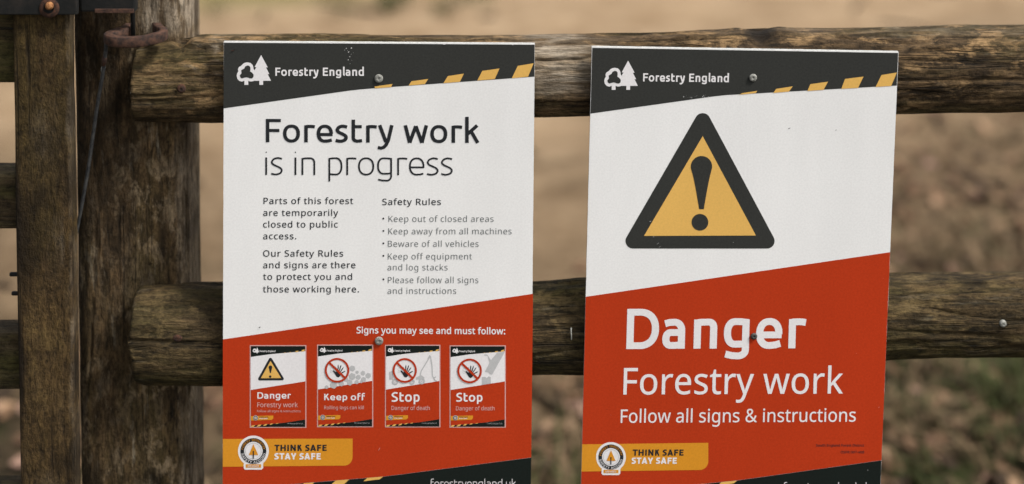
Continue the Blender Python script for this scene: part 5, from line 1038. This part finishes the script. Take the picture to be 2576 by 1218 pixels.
L2.poly('red_panel', [(lx(746.7), 746.7)] + seg((1474, 746.7), (2239.5, 634.6), 8)[1:] + [(rx2(634.6), 634.6), (rx2(1158), 1158), (1852, 1209), (1766, 1217.5), (lx(1243), 1243)], M['red'], 1)
L2.poly('footer_band', [(lx(1243.4) + .2, 1243.4), (1766, 1217.9), (1852, 1209.4), (rx2(1158.4) - .2, 1158.4), (rx2(1262), 1262), (lx(1251), 1251)], M['blk'], 1)
for P in ([(1815, 1213), (1854, 1209.5), (1846, 1216), (1806, 1221)], [(1735, 1221), (1772, 1217.5), (1757, 1231), (1717, 1237)], [(1657, 1229), (1690, 1226), (1668, 1248), (1628, 1251)]): L2.polys('hazard_stripe', [P], M['yel'], 2)
L2.text('forestryengland.uk', 1972, 2188, 1235, 19.5, M['lett'], 'round', 62, 2)
K = lambda x, y: (2480 / 1.59 + x / 4.035, 1220 / 1.59 + y / 4.035)
L2.text('Danger', K(63, 0)[0], K(1897, 0)[0] - 3, K(0, 446)[1], 100, M['lett'], 'round', 130, 2, base1=K(0, 440)[1])
L2.text('Forestry work', K(33, 0)[0], K(2263, 0)[0], K(0, 908)[1], 66, M['lett'], 'plain', 3.5, 2, base1=K(0, 898)[1])
L2.text('Follow all signs & instructions', K(6, 0)[0], K(2392, 0)[0], K(0, 1196)[1], 33, M['lett'], 'plain', 3.5, 2, base1=K(0, 1184)[1])
Q_ = lambda x, y: (1383.6 + x / 2.0387, 620.1 + y / 2.0387)
amb = [(lx(1118), 1118), Q_(812, 1007), Q_(812, 1095)] + [(1782 - 22 + 22 * math.cos(a), 1160 + 22.5 * math.sin(a)) for a in [math.radians(d) for d in range(0, 91, 10)]] + [(lx(1186.5), 1186.5)]
L2.poly('amber_band', amb, M['ora'], 2)
badge(L2, 1537, 1149.9, 37.5, s2)
L2.text('THINK SAFE', 1591.5, 1719.5, 1146.4, 15.4, M['ink'], 'round', 165, 3)
L2.text('STAY SAFE', 1588.6, 1702.5, 1166.8, 15.4, M['lett'], 'round', 170, 3)
L2.text('South England Forest District', 2053, 2174, 1123.5, 6, M['ink'], 'plain', 12, 2)
L2.text('OSFR 007-v08', 2114.5, 2174, 1140.5, 6, M['ink'], 'plain', 12, 2)
finish(s2, L2, [(1894.5, 195.5, 10, M['zinc'], ''), (1896.5, 846, 8.5, M['zincd'], '')])
specks(L2, s2, [(1985, 323.5, 1.6, 2), (2103, 327.5, 1.2, 1.2), (2118, 318, .5, 1), (1527, 1030, .8, 1)], M['ink'], 'mud_fleck')
specks(L2, s2, [(1719 + rnd.uniform(0, 70), 246 + rnd.uniform(-3, 3) - i * .25, rnd.uniform(.5, 1.2), 1) for i in range(22)] + [(1636, 557, 1, 2), (1644, 596, .9, 2), (1655, 613, 2, 1.4), (1660, 621, 1.6, 2), (1845, 610, .8, 1), (1638, 590, .7, 1), (1487.5, 222, 1.6, 1), (2183, 1183, 1, 1)], M['gry'])
specks(L2, s2, [(2154, 889, 1.3, .7), (2211, 1025, 1.5, 1), (2222, 700, .8, .6), (1537, 1044, .7, 1)], M['pink'])
